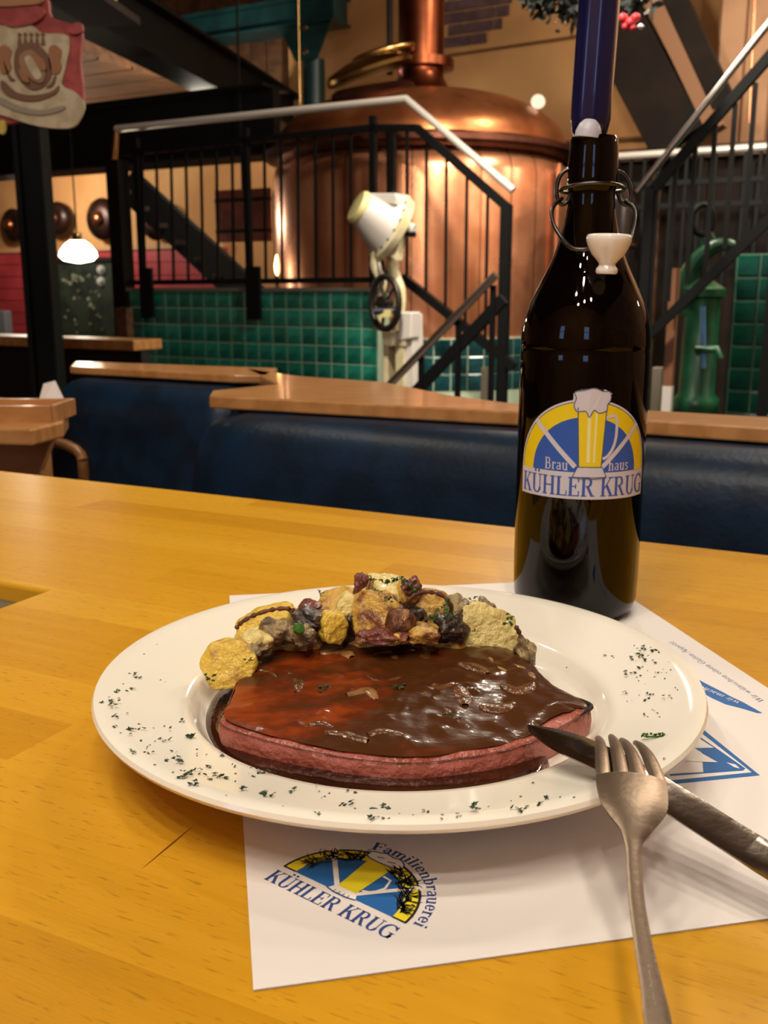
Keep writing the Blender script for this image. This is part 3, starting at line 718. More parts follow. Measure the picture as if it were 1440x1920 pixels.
MB().tube([wc+(e1*cos(t)*1.25+e2*sin(t))*.10 for t in [2*pi*i/32 for i in range(32)]], .017, 8, closed=True).build('hand_wheel', IRON, mc, smooth=True)
for k in range(5):
    t = 2*pi*k/5+.4; MB().tube([wc, wc+(e1*cos(t)*1.25+e2*sin(t))*.10], .008, 6).build('spoke', IRON, mc, smooth=True)
MB().lathe([(0, -.03), (.03, -.03), (.035, .03), (0, .035)], wc, 16, axis=wn_).build('hub', IRON, mc, smooth=True)
MB().tube([wc+wn_*.03+Vector((-.03, 0, -.04)), wc+wn_*.05+Vector((.10, 0, -.035))], .018, 10).build('crank_handle', mat('navy_grip', '1a1c34', .4), mc, smooth=True)
plate_poly([(708, 582), (732, 580), (732, 594), (708, 596)], VM-.18, .02, mat('pale_yellow2', 'e0d68e', .4), 'name_plate')
MB().tube([Q(712, 490), Q(718, 520), Q(716, 560)], .022, 10).build('inner_shaft', BLACK, mc, smooth=True)
MB().tube([Q(710, 492, VM-.1), Q(718, 530, VM-.1), Q(704, 562, VM-.1)], .011, 8).build('connecting_rod', STEEL, mc, smooth=True)

# ------------------------------------------------------------ right side: stairs, pump, tiled block
bk = MB()
s0 = uv(pv(985, 500, 7.06))[0]
back = empty('slatted_partition', Wd(2.2, 7.06, 0), 'dark wooden slatted partition behind the bottle on the right', 'partition')
zt_ = pv(1250, 300, 7.06).z
bx('rear_panel', WOODD, back, s0, 3.9, 7.1, 7.14, 0, zt_)
nsl = 22
for i in range(nsl):
    u = s0+(3.9-s0)*i/nsl
    bx('slat', (WOODB, WOODD, BLACK)[(i*7) % 3], back, u, u+.06, 7.05, 7.09, 0, zt_-.02*(i % 3))
bx('top_board', mat('dark_board', '4a3422', .6), back, s0, 3.9, 7.03, 7.14, zt_, zt_+.08)
rr_ = empty('gallery_railing', pv(1290, 300, 6.2), 'level white handrail with black bars behind the bottle neck at right', 'railing')
a = pv(1100, 297, 6.2); b = pv(1475, 272, 6.2); b.z = a.z
MB().tube([a, b], .022, 10).build('handrail', MATS['handrail_steel'], rr_, smooth=True)
for dz in (-.17, -.3): MB().beam(a+Vector((0, 0, dz)), b+Vector((0, 0, dz)), .03, .03).build('rail', BLACK, rr_)
nb = 14
for i in range(nb):
    c = a+(b-a)*(i+.4)/nb; MB().beam(c, c-Vector((0, 0, 1.0)), .018, .018, up=Wd(0, 1, 0)).build('baluster', BLACK, rr_)
sr = empty('stair_railing', pv(1320, 300, 4.6), 'black stair balustrade with steel handrail rising to the top right corner', 'railing')
VS = 3.9
MB().tube([pv(1194, 360, VS), pv(1470, 8, VS)], .013, 10).build('handrail', STEEL, sr, smooth=True)
MB().beam(pv(1225, 355, VS), pv(1470, 75, VS), .035, .035).build('top_rail', BLACK, sr)
MB().beam(pv(1205, 640, VS), pv(1470, 385, VS), .03, .035).build('bottom_rail', BLACK, sr)
for x in (1228, 1262, 1296, 1330, 1364, 1398, 1432, 1462):
    yt = 355-(x-1225)*280/245; yb = 620-(x-1205)*255/265
    q = pv(x, 400, VS); MB().beam(Vector((q.x, q.y, pv(x, yt, VS).z)), Vector((q.x, q.y, pv(x, yb, VS).z)), .016, .016, up=Wd(0, 1, 0)).build('baluster', BLACK, sr)
for x in (1212, 1452):
    q = pv(x, 500, VS); yt = 350 if x < 1300 else 90
    MB().beam(Vector((q.x, q.y, 0)), Vector((q.x, q.y, pv(x, yt, VS).z)), .035, .035, up=Wd(0, 1, 0)).build('post', BLACK, sr)
q0 = pv(1410, 108, 6.0); q1 = pv(1405, 230, 6.0)
MB().tube([q0+(q0-q1)*1.4, q1], .009, 8).build('copper_pipe', COPPER, None, smooth=True, label='thin shiny vertical copper pipe near the top right corner', cat='pipe')
q = pv(1258, 640, 4.0)
pb = empty('bar_post', Wd(*uv(q), 0), 'thin brown wooden post with white foot right of the bottle', 'post')
MB().beam(Vector((q.x, q.y, .60)), Vector((q.x, q.y, pv(1258, 503, 4.0).z)), .034, .034, up=Wd(0, 1, 0)).build('shaft', mat('post_brown', '7c5238', .5), pb)
MB().beam(Vector((q.x, q.y, 0)), Vector((q.x, q.y, .60)), .036, .036, up=Wd(0, 1, 0)).build('foot', WHITEM, pb)
bt = uv(pv(1376, 600, VP+.1))[0]
bt = uv(pv(1374, 600, VP-.1))[0]
blk = struct('wall_tiled_block', mat('grout_dark', '5c7464', .9), bt, bt+1.1, VP-.1, VP+.5, 0, pv(1400, 476, VP-.1).z)
ztb = pv(1400, 476, VP-.1).z
face_tiles(blk, mat('deep_green_tile', '0f4a3a', .2, h2='0b362b', scale=8, rnd=.3, spec=.3), Wd(bt, VP-.1, 0), Wd(1, 0, 0), 11, 9, .1, ztb-.9)
face_tiles(blk, MATS['deep_green_tile'], Wd(bt, VP+.5, 0), Wd(0, -1, 0), 6, 9, .1, ztb-.9)
# green cast-iron pump
VG = 4.35; G = lambda x, y, v=VG: pv(x, y, v)
pg = empty('hand_pump', Wd(*uv(G(1310, 700)), 0), 'dark green cast-iron pump with curved neck beside the tiled block', 'pump')
cen = G(1312, 640); zb_ = G(1312, 560).z
MB().lathe([(.12, 0), (.12, .05), (.085, .08), (.08, .45), (.095, .47), (.095, .52), (.075, .54), (.072, zb_), (.09, zb_+.01), (.09, zb_+.04), (.03, zb_+.08), (0, zb_+.08)], Vector((cen.x, cen.y, 0)), 32).build('barrel', GREENP, pg, smooth=True)
neck = [tuple(G(*q)) for q in ((1282, 590), (1284, 545), (1296, 505), (1318, 478), (1340, 462), (1362, 458), (1376, 462))]
nn = catmull(neck, 5, False); MB().tube(nn, [.048-.028*i/(len(nn)-1) for i in range(len(nn))], 14).build('curved_neck', GREENP, pg, smooth=True)
MB().prism([G(*q) for q in ((1290, 520), (1316, 440), (1300, 430), (1332, 434), (1345, 462), (1312, 492), (1298, 540))], Wd(0, .05, 0)).build('neck_web', GREENP, pg, rec=True)
ring = [G(1318, 412)+Vector((.045*cos(t), 0, .06*sin(t))) for t in [2*pi*i/20 for i in range(20)]]
MB().tube(ring, .012, 8, closed=True).build('ring', BLACK, pg, smooth=True)
MB().tube([G(1318, 575, VG-.1), G(1319, 690, VG-.1)], .012, 8).build('glass_tube', mat('blue_glass', '4a78a0', .1, coat=1.), pg, smooth=True)
MB().tube([G(1305, 655, VG-.1), G(1345, 655, VG-.12), G(1350, 672, VG-.12)], .016, 8).build('outlet', GREENP, pg, smooth=True)
# dark stained steel pots below the kettle right (equipment legs)
for i, (x0, x1) in enumerate(((905, 925), (985, 1000), (1225, 1243))):
    a = pv(x0, 690, 5.0); b = pv(x1, 690, 5.0); m_ = (a+b)/2
    MB().beam(Vector((m_.x, m_.y, 0)), Vector((m_.x, m_.y, pv(x0, 688, 5.0).z)), (b-a).length, .05, up=Wd(0, 1, 0)).build('equipment_leg', mat('leg_beige', '6f675a', .6), None, label='short beige equipment leg seen '+('low right of the kettle', 'left beside the bottle body', 'just right of the bottle body')[i], cat='leg', bevel=.005)
dk = pv(1040, 500, 5.6)
eq = empty('dark_vessel', Wd(*uv(dk), 0), 'dark upright vessel between kettle and bottle with a blue sheen', 'vessel')
MB().lathe([(.2, 0), (.2, 1.45), (.16, 1.52), (.0, 1.56)], Vector((dk.x+.25, dk.y, 0)), 32).build('shell', mat('vessel_dark', '1d1716', .25, .4), eq, smooth=True)
for z_ in (.5, 1.2): MB().lathe([(.202, z_), (.21, z_+.015), (.202, z_+.03)], Vector((dk.x+.25, dk.y, 0)), 32).build('band', COPDARK, eq, smooth=True)

# wreath with red bow at the top
wr = pv(1105, -35, 3.4)
wt = empty('hanging_wreath', wr, 'dark green garland with red flowers hanging at the top edge', 'wreath')
random.seed(11); mb = MB()
for i in range(800):
    t = random.uniform(0, 2*pi); rad = .15+random.gauss(0, .035)
    c = wr+Vector((rad*1.2*cos(t), random.gauss(0, .03), rad*.62*sin(t)))
    d = Vector((random.gauss(0, 1), random.gauss(0, 1), random.gauss(0, 1))).normalized(); e = d.orthogonal().normalized(); l = random.uniform(.02, .05)
    mb.add([c-e*.008, c+d*l*.5-e*.012, c+d*l, c+d*l*.5+e*.012, c+e*.008], [(0, 1, 2, 3, 4)])
mb.build('foliage', mat('fir_green', '0c1811', .7), wt, kind='stuff')
for (x, y, s) in ((1168, 34, .016), (1182, 42, .017), (1192, 33, .015), (1173, 50, .012), (1186, 52, .010)):
    c = pv(x, y, 3.3); MB().lathe([(0, -s), (s*.8, -s*.6), (s, 0), (s*.8, s*.6), (0, s)], c, 12).build('red_flower', mat('red_bloom', 'c02a34', .5), wt, smooth=True, label='red blossom')
c = pv(1201, 50, 3.3); MB().lathe([(0, -.01), (.012, 0), (0, .01)], c, 10).build('white_flower', PAPER, wt, label='white blossom')
MB().tube([wr+Vector((0, 0, .09)), Vector((wr.x, wr.y, 4.3))], .005, 6).build('cord', BLACK, wt)

# hanging painted crest board top left
CY = 2.6
C = lambda x, y, dy=0: pY(x, y, CY-dy)
cb = empty('hanging_crest', C(60, 130), 'painted cut-out crest board with red drapery hanging at top left', 'sign')
def cpoly(pts, m, name, dy, th, smooth_n=4, parent=None, label=None):
    pp = catmull(pts, smooth_n) if smooth_n else pts
    return MB().prism([C(x, y, dy) for x, y in pp][::-1], (0, th, 0)).build(name, m, parent or cb, rec=True, label=label)
REDC = mat('crest_red', '9c4340', .7, h2='84302f', scale=25); CRM = mat('crest_cream', 'b7ab90', .7, h2='a39678', scale=30)
cpoly([(-60, -20), (-10, 0), (80, -10), (95, 30), (135, 45), (153, 60), (150, 110), (155, 170), (148, 205), (60, 225), (-60, 215)], REDC, 'mantle', 0, .02)
cpoly([(-60, 50), (0, 44), (55, 46), (80, 62), (128, 68), (124, 120), (116, 158), (140, 172), (158, 195), (150, 222), (130, 240), (70, 236), (0, 215), (-60, 200)], CRM, 'shield', .008, .01)
cpoly([(-60, 8), (0, 0), (75, 12), (80, 30), (55, 46), (20, 50), (0, 44), (-60, 50)], REDC, 'drape_fold', .014, .012)
cpoly([(-40, -60), (60, -60), (78, 0), (40, 10), (0, 12), (-40, 10)], mat('crest_tan', '9a6f4c', .7), 'crown', .02, .014)
BRN = mat('crest_brown', '6b4a36', .7); TANC = mat('crest_amber', '8f6240', .7)
cpoly([(30, 92), (48, 80), (72, 84), (92, 108), (96, 140), (82, 162), (60, 168), (38, 152), (26, 128)], BRN, 'barrel', .013, .006)
cpoly([(36, 106), (50, 94), (66, 98), (84, 130), (80, 154), (64, 152), (40, 130)], mat('crest_light_brown', '8c6a50', .7), 'barrel_head', .019, .003)
cpoly([(46, 112), (58, 106), (78, 140), (66, 148)], CRM, 'barrel_sash', .022, .002)
cpoly([(60, 100), (80, 110), (86, 130), (72, 128)], TANC, 'barrel_patch', .023, .003)
cpoly([(34, 128), (48, 138), (54, 154), (42, 150)], TANC, 'barrel_patch', .023, .003)
for dx in (-4, 90): cpoly([(2+dx, 90), (10+dx, 84), (20+dx, 88), (25+dx, 96), (22+dx, 112), (25+dx, 126), (18+dx, 138), (6+dx, 136), (3+dx, 124), (0+dx, 108)], TANC, 'beer_mug', .013, .005)
for x in (36, 47, 58, 69, 80): cpoly([(x-4, 84), (x-1, 68), (x-4, 64), (x, 60), (x+4, 64), (x+1, 68), (x+5, 84)], BRN, 'crown_spike', .012, .004, 0)
for pts in ([(4, 150), (30, 172), (60, 178), (95, 172), (110, 160), (104, 176), (62, 190), (20, 182), (2, 166)], [(6, 112), (18, 140), (28, 150), (16, 148)], [(104, 140), (94, 156), (86, 164), (100, 160)]): cpoly(pts, BRN, 'scroll', .013, .004)
cpoly([(0, 182), (40, 200), (80, 206), (118, 198), (118, 206), (80, 216), (36, 210), (0, 194)], mat('crest_grey', '8a8070', .7), 'ribbon', .013, .004)
cpoly([(128, 48), (150, 42), (154, 58), (140, 64), (128, 60)], REDC, 'tassel', .01, .014)
cpoly([(-4, 228), (8, 226), (10, 240), (4, 252), (-4, 244)], mat('tassel_yellow', 'b9a84a', .7), 'tassel', .005, .01)
q = C(20, -50); MB().tube([q, Vector((q.x, q.y, 4.3))], .006, 6).build('cord', BLACK, cb)
# shelf of glasses hanging top left behind the crest
ga = pz(90, -40, 2.05); gb = pz(215, 42, 2.05)
gs = empty('hanging_shelf', (ga+gb)/2, 'dark hanging shelf holding upturned pale glasses at the top edge', 'shelf')
MB().beam(ga, gb, .22, .03).build('board', WOODD, gs)
for e_ in (ga, gb): MB().tube([e_, Vector((e_.x, e_.y, 4.3 if e_ is ga else 4.3))], .006, 6).build('hanger', BLACK, gs)
for i in range(6):
    c = ga+(gb-ga)*(i+.5)/6+Vector((0, 0, .015))
    MB().lathe([(.03, 0), (.036, .09), (.032, .1), (0, .1)], c, 14).build('beer_glass', mat('pale_stoneware', 'a89468', .3, coat=.5), None, smooth=True, label='pale glass in a row on the dark hanging shelf at top left', cat='glass', group='glasses on the hanging shelf')

# ============================================================ FOREGROUND
# ------------------------------------------------------------ table
TZ = .75; TA = -radians(26.4)
tdir = Vector((cos(TA), sin(TA), 0)); tnor = Vector((-sin(TA), cos(TA), 0))
pe = pz(720, 961, TZ)
fe = pe.dot(tnor)
tab = empty('beech_table', (0, 0, 0), 'large light beech table in the foreground carrying the plate and bottle', 'table')
tab.rotation_euler = (0, 0, TA)
def tl(p): return Vector((p.x*cos(-TA)-p.y*sin(-TA), p.x*sin(-TA)+p.y*cos(-TA), p.z))
hA = tl(pz(88, 1107, TZ)); hx1 = hA.x; hy1 = hA.y; hx0 = hx1-.17; hy0 = hy1-.17
X0, X1, Y0, Y1 = -1.35, 1.15, -.02, fe
def localobj(mb, name, m, parent, **k):
    L = Vector((0, 0, 0)); me = bpy.data.meshes.new(name); me.from_pydata([tuple(v) for v in mb.v], [], mb.f); me.update(); me.materials.append(m)
    o = bpy.data.objects.new(name, me); COL.objects.link(o); o.parent = parent
    if k.get('bevel'):
        b = o.modifiers.new('bevel', 'BEVEL'); b.width = k['bevel']; b.segments = 3; b.limit_method = 'ANGLE'
    return o
xs = [X0, hx0, hx1, X1]; ys = [Y0, hy0, hy1, Y1]; zs = (TZ-.034, TZ)
mb = MB(); vs = [(x, y, z) for z in zs for y in ys for x in xs]; fs = []
I = lambda i, j, k: k*16+j*4+i
for j in range(3):
    for i in range(3):
        if i == 1 and j == 1: continue
        fs.append((I(i, j, 1), I(i+1, j, 1), I(i+1, j+1, 1), I(i, j+1, 1))); fs.append((I(i, j, 0), I(i, j+1, 0), I(i+1, j+1, 0), I(i+1, j, 0)))
for i in range(3):
    fs.append((I(i, 0, 0), I(i+1, 0, 0), I(i+1, 0, 1), I(i, 0, 1))); fs.append((I(i+1, 3, 0), I(i, 3, 0), I(i, 3, 1), I(i+1, 3, 1)))
    fs.append((I(0, i+1, 0), I(0, i, 0), I(0, i, 1), I(0, i+1, 1))); fs.append((I(3, i, 0), I(3, i+1, 0), I(3, i+1, 1), I(3, i, 1)))
fs += [(I(1, 1, 0), I(1, 1, 1), I(2, 1, 1), I(2, 1, 0)), (I(2, 2, 0), I(2, 2, 1), I(1, 2, 1), I(1, 2, 0)), (I(1, 2, 0), I(1, 2, 1), I(1, 1, 1), I(1, 1, 0)), (I(2, 1, 0), I(2, 1, 1), I(2, 2, 1), I(2, 2, 0))]
mb.add(vs, fs); localobj(mb, 'tabletop', TABLE, tab, bevel=.003)
localobj(MB().add([(hx0+.0005, hy0+.0005, TZ-.045), (hx1-.0005, hy0+.0005, TZ-.045), (hx1-.0005, hy1-.0005, TZ-.045), (hx0+.0005, hy1-.0005, TZ-.045), (hx0+.0005, hy0+.0005, TZ-.014), (hx1-.0005, hy0+.0005, TZ-.014), (hx1-.0005, hy1-.0005, TZ-.014), (hx0+.0005, hy1-.0005, TZ-.014)], [(0, 3, 2, 1), (4, 5, 6, 7), (0, 1, 5, 4), (1, 2, 6, 5), (2, 3, 7, 6), (3, 0, 4, 7)]), 'recess_floor', mat('slate_inlay', '756a50', .6, h2='5c5340', scale=20), tab)
def lbox(x0, x1, y0, y1, z0, z1): return MB().add([(x0, y0, z0), (x1, y0, z0), (x1, y1, z0), (x0, y1, z0), (x0, y0, z1), (x1, y0, z1), (x1, y1, z1), (x0, y1, z1)], [(0, 3, 2, 1), (4, 5, 6, 7), (0, 1, 5, 4), (1, 2, 6, 5), (2, 3, 7, 6), (3, 0, 4, 7)])
for (x, y) in ((X0+.1, Y0+.08), (X0+.1, Y1-.08), (X1-.1, Y0+.08), (X1-.1, Y1-.08)):
    localobj(lbox(x-.04, x+.04, y-.04, y+.04, 0, TZ-.034), 'leg', CAPW, tab, bevel=.004)
for y in (Y0+.08, Y1-.08): localobj(lbox(X0+.14, X1-.14, y-.012, y+.012, TZ-.13, TZ-.034), 'apron', CAPW, tab)
# scratch in the varnish
s0_ = pz(263, 1632, TZ); s1_ = pz(372, 1541, TZ); sm_ = tl(s0_); sn_ = tl(s1_); d = (sn_-sm_); nn_ = Vector((-d.y, d.x, 0)).normalized()*.0004
up_ = Vector((0, 0, .0002))
localobj(MB().add([sm_+up_, sm_+d*.5-nn_+up_, sn_+up_, sm_+d*.5+nn_+up_], [(0, 1, 2, 3)]), 'scratch', mat('scratch_dark', '6a3410', .6), tab)

# ------------------------------------------------------------ placemat and its print
MZ = TZ+.0005
BL, TL_, TR_, BR = Vector((-.0427, .2803, 0)), Vector((-.1158, .7067, 0)), Vector((.172, .7515, 0)), Vector((.262, .343, 0))
pmt = empty('placemat', ((BL+TR_)/2+Vector((0, 0, TZ))), 'white paper placemat with blue and yellow print under the plate', 'placemat')
mb = MB(); n = 24; vs = []; fs = []
for j in range(n+1):
    for i in range(n+1):
        s = i/n; t = j/n; p = (BL*(1-s)+BR*s)*(1-t)+(TL_*(1-s)+TR_*s)*t
        vs.append(Vector((p.x, p.y, MZ+.0002)))
m_ = len(vs); vs += [v-Vector((0, 0, .0004)) for v in vs]
for j in range(n):
    for i in range(n):
        a = j*(n+1)+i; fs += [(a, a+1, a+n+2, a+n+1), (a+m_, a+n+1+m_, a+n+2+m_, a+1+m_)]
MB().add(vs, fs).build('paper_sheet', PAPER, pmt, smooth=True)
PZ = MZ+.0002
class Ink:                                              # flat print: polygons on a mapped surface
    def __init__(s, fn, across=1): s.fn = fn; s.by = {}; s.across = across
    def poly(s, pts, m, lv=1):
        mb = s.by.setdefault((m.name, lv), (MB(), m))[0]
        mb.add([s.fn(x, y, lv) for x, y in pts], [tuple(range(len(pts)))])
    def strip(s, lo, hi, m, lv=1):                      # lo, hi: equally long lists of points
        mb = s.by.setdefault((m.name, lv), (MB(), m))[0]; n = len(lo)
        wide = max(hypot(a[0]-b[0], a[1]-b[1]) for a, b in zip(lo, hi)); k = s.across if wide > .004 else 1
        mb.add([s.fn(a[0]+(b[0]-a[0])*j/k, a[1]+(b[1]-a[1])*j/k, lv) for j in range(k+1) for a, b in zip(lo, hi)], [(j*n+i, j*n+i+1, (j+1)*n+i+1, (j+1)*n+i) for j in range(k) for i in range(n-1)])
    def line(s, pts, w, m, lv=1):
        lo = []; hi = []
        for i, p in enumerate(pts):
            a = pts[max(0, i-1)]; b = pts[min(len(pts)-1, i+1)]; l = hypot(b[0]-a[0], b[1]-a[1]) or 1
            nx, ny = -(b[1]-a[1])/l, (b[0]-a[0])/l; ww = (w[i] if isinstance(w, (list, tuple)) else w)/2
            lo.append((p[0]-nx*ww, p[1]-ny*ww)); hi.append((p[0]+nx*ww, p[1]+ny*ww))
        s.strip(lo, hi, m, lv)
    def done(s, parent, names=None):
        for (nm, lv), (mb, m) in s.by.items(): mb.build((names or {}).get(nm, 'print'), m, parent, kind='stuff')
def arc(cx, cy, rx, ry, a0, a1, n=14): return [(cx+rx*cos(radians(a0+(a1-a0)*i/n)), cy+ry*sin(radians(a0+(a1-a0)*i/n))) for i in range(n+1)]
# --- a small slab-serif stroke alphabet; every glyph: (advance, [(points, width), ...])
TK, TN, SF = .17, .065, .055
def vst(x, y0=0, y1=1, w=TK): return ([(x, y0), (x, y1)], w)
def hs(x0, x1, y, w=SF): return ([(x0, y), (x1, y)], w)
def aw(pts, thick, thin, vertical=True):                # stress: thick where the stroke runs vertically
    ws = []
    for i in range(len(pts)):
        a = pts[max(0, i-1)]; b = pts[min(len(pts)-1, i+1)]; l = hypot(b[0]-a[0], b[1]-a[1]) or 1
        ws.append(thin+(thick-thin)*(abs(b[1]-a[1])/l)**1.5)
    return (pts, ws)
B_, T_ = SF/2, 1-SF/2
XH = .64
GL = {
 'K': (.86, [vst(.18), hs(.02, .36, B_), hs(.02, .36, T_), ([(.25, .40), (.66, .97)], TN), ([(.40, .58), (.72, .03)], TK*.95), hs(.5, .82, T_), hs(.54, .88, B_)]),
 'U': (.86, [([(.20, 1), (.20, .3)], TK), aw(arc(.44, .3, .24, .28, 180, 360), TK*.9, TN), ([(.68, .3), (.68, 1)], TN), hs(.03, .37, T_), hs(.54, .84, T_)]),
 'H': (.92, [vst(.19), vst(.71), hs(.19, .71, .51, TN), hs(.03, .36, B_), hs(.03, .36, T_), hs(.55, .88, B_), hs(.55, .88, T_)]),
 'L': (.74, [vst(.19), hs(.03, .36, T_), hs(.03, .68, B_), ([(.67, 0), (.67, .28)], TN)]),
 'E': (.78, [vst(.19), hs(.03, .68, B_), hs(.03, .66, T_), hs(.19, .5, .52), ([(.67, 0), (.67, .28)], TN), ([(.65, 1), (.65, .74)], TN), ([(.5, .40), (.5, .64)], TN)]),
 'R': (.86, [vst(.19), hs(.03, .36, B_), hs(.03, .4, T_), aw([(.3, .97)]+arc(.42, .745, .2, .225, 90, -90)+[(.3, .52)], TK*.9, TN), ([(.42, .52), (.70, .03)], TK*.9), hs(.6, .86, B_)]),
 'G': (.90, [aw(arc(.48, .5, .38, .47, 40, 330, 22), TK, TN), ([(.74, .02), (.74, .42)], TK*.85), hs(.55, .90, .43), ([(.79, .68), (.79, 1)], TN)]),
 'F': (.74, [vst(.19), hs(.03, .38, B_), hs(.03, .66, T_), hs(.19, .5, .5), ([(.65, 1), (.65, .72)], TN), ([(.5, .38), (.5, .62)], TN)]),
 'B': (.80, [vst(.19), hs(.03, .4, T_), hs(.03, .4, B_), aw([(.3, .97)]+arc(.38, .75, .2, .225, 90, -90)+[(.3, .52)], TK*.85, TN), aw([(.3, .52)]+arc(.42, .275, .23, .25, 90, -90)+[(.3, .03)], TK*.9, TN)]),
 'i': (.36, [vst(.18, 0, XH, TK*.85), hs(.03, .34, B_), hs(.05, .18, XH-B_), ([(.18, .80), (.18, .94)], .15)]),
 'l': (.36, [vst(.18, 0, 1, TK*.85), hs(.03, .34, B_), hs(.05, .18, T_)]),
 'n': (.70, [vst(.18, 0, XH, TK*.85), hs(.03, .34, B_), hs(.04, .18, XH-B_), aw([(.2, .45)]+arc(.36, .42, .16, .2, 150, 0, 10)+[(.52, .03)], TK*.85, TN), hs(.38, .68, B_)]),
 'h': (.70, [vst(.18, 0, 1, TK*.85), hs(.03, .34, B_), hs(.04, .18, T_), aw([(.2, .45)]+arc(.36, .42, .16, .2, 150, 0, 10)+[(.52, .03)], TK*.85, TN), hs(.38, .68, B_)]),
 'm': (1.04, [vst(.18, 0, XH, TK*.85), hs(.03, .34, B_), hs(.04, .18, XH-B_), aw([(.2, .45)]+arc(.36, .42, .16, .2, 150, 0, 10)+[(.52, .03)], TK*.85, TN), hs(.40, .64, B_), aw([(.54, .45)]+arc(.70, .42, .16, .2, 150, 0, 10)+[(.86, .03)], TK*.85, TN), hs(.72, 1.02, B_)]),
 'u': (.70, [aw([(.18, XH), (.18, .22)]+arc(.34, .22, .16, .2, 180, 330, 10), TK*.85, TN), vst(.52, 0, XH, TK*.85), hs(.03, .18, XH-B_), hs(.38, .52, XH-B_), hs(.52, .68, B_)]),
 'r': (.52, [vst(.18, 0, XH, TK*.85), hs(.03, .36, B_), hs(.04, .18, XH-B_), aw([(.2, .42)]+arc(.36, .46, .14, .14, 140, 40, 6), TN*1.3, TN), ([(.42, .5), (.46, .6)], .13)]),
 'e': (.60, [aw([(.12, .34), (.48, .34)]+arc(.30, .34, .19, .29, 0, 325, 18), TK*.8, TN)]),
 'a': (.60, [aw(arc(.28, .42, .17, .19, 150, 0, 10)+[(.45, .1), (.55, .03)], TK*.8, TN), aw([(.44, .38), (.3, .34)]+arc(.25, .18, .14, .15, 100, 340, 10), TK*.7, TN)]),
 's': (.50, [aw([(.40, .50)]+arc(.25, .47, .14, .14, 30, 230, 8)+arc(.25, .17, .15, .15, 50, -150, 8), TK*.7, TN*1.3)]),
 'b': (.66, [vst(.16, 0, 1, TK*.85), hs(.02, .16, T_), aw(arc(.33, .32, .2, .3, 130, -140, 16), TK*.85, TN)]),
 'c': (.55, [aw(arc(.30, .32, .19, .3, 45, 320, 14), TK*.8, TN)]),
 'w': (.86, [([(.08, XH), (.25, .03)], TK*.8), ([(.25, .03), (.42, XH)], TN), ([(.42, XH), (.58, .03)], TK*.8), ([(.58, .03), (.76, XH)], TN)]),
 'W': (1.1, [([(.08, 1), (.33, .03)], TK), ([(.33, .03), (.55, 1)], TN), ([(.55, 1), (.8, .03)], TK), ([(.8, .03), (1.02, 1)], TN)]),
 't': (.42, [([(.18, .9), (.18, .1), (.3, .02), (.38, .06)], TK*.7), hs(.04, .36, XH-B_)]),
 'p': (.66, [([(.16, -.3), (.16, XH)], TK*.85), aw(arc(.33, .32, .2, .3, 130, -140, 16), TK*.85, TN)]),
 'A': (.88, [([(.08, .03), (.42, 1)], TN), ([(.42, 1), (.78, .03)], TK), hs(.2, .62, .34), hs(0, .22, B_), hs(.62, .92, B_)]),
 ' ': (.34, []),
}
GL['Ü'] = (GL['U'][0], GL['U'][1]+[([(.30, 1.10), (.30, 1.24)], .14), ([(.57, 1.10), (.57, 1.24)], .14)])
GL['ü'] = (GL['u'][0], GL['u'][1]+[([(.25, .78), (.25, .90)], .13), ([(.46, .78), (.46, .90)], .13)])
def twidth(t): return sum(GL[c][0] for c in t)
def text(ink, t, fn, m, lv=1, bold=1.0):
    """fn maps glyph space (x along the line, y up, cap height 1) to ink space"""
    x = 0
    for c in t:
        adv, st_ = GL[c]
        for pts, w in st_:
            ws = [q*bold for q in w] if isinstance(w, (list, tuple)) else w*bold
            lo = []; hi = []
            P_ = pts
            if len(P_) == 2 and isinstance(ws, float): P_ = [P_[0], ((P_[0][0]+P_[1][0])/2, (P_[0][1]+P_[1][1])/2), P_[1]]
            for i, p in enumerate(P_):
                a = P_[max(0, i-1)]; b = P_[min(len(P_)-1, i+1)]; l = hypot(b[0]-a[0], b[1]-a[1]) or 1
                nx, ny = -(b[1]-a[1])/l, (b[0]-a[0])/l; ww = (ws[i] if isinstance(ws, list) else ws)/2
                lo.append(fn(x+p[0]-nx*ww, p[1]-ny*ww)); hi.append(fn(x+p[0]+nx*ww, p[1]+ny*ww))
            ink.strip(lo, hi, m, lv)
        x += adv
lg0 = pz(533, 1625, PZ); lg1 = pz(759, 1731, PZ); lc = (lg0+lg1)/2; e1 = (lg1-lg0).normalized(); e2 = Vector((-e1.y, e1.x, 0)); LR = (lg1-lg0).length/2
ink = Ink(lambda x, y, lv: lc+e1*x*LR+e2*y*LR+Vector((0, 0, .00004*lv)))
NM = {'ink_blue': 'blue_print', 'ink_yellow': 'yellow_print', 'ink_navy': 'lettering', 'ink_black': 'black_print', 'ink_white': 'white_print'}
n = 48
ink.strip(arc(0, 0, .80, .80, 0, 180, n), arc(0, 0, 1.0, 1.0, 0, 180, n), INKY, 1)
ink.strip(arc(0, 0, .985, .985, 0, 180, n), arc(0, 0, 1.02, 1.02, 0, 180, n), INKK, 2)
ink.strip([(.80*cos(radians(i*180/n)), 0.0) for i in range(n+1)], arc(0, 0, .80, .80, 0, 180, n), INKB, 1)
ink.line([(-1.01, .008), (-.8, .008)], .03, INKK, 2); ink.line([(1.01, .008), (.8, .008)], .03, INKK, 2)
ink.line([(-.16, .10), (-.76, .74)], .07, INKW, 3); ink.line([(.16, .10), (.76, .74)], .07, INKW, 3.1)
for s in (-1, 1): ink.line([(s*.72, .70), (s*.785, .765)], .15, INKW, 4); 
ink.poly([(-.15, .10), (.15, .10), (.20, .86), (-.20, .86)], INKY, 5)
ink.line([(.20, .62), (.33, .60), (.38, .42), (.30, .25), (.17, .2)], .035, INKW, 4)
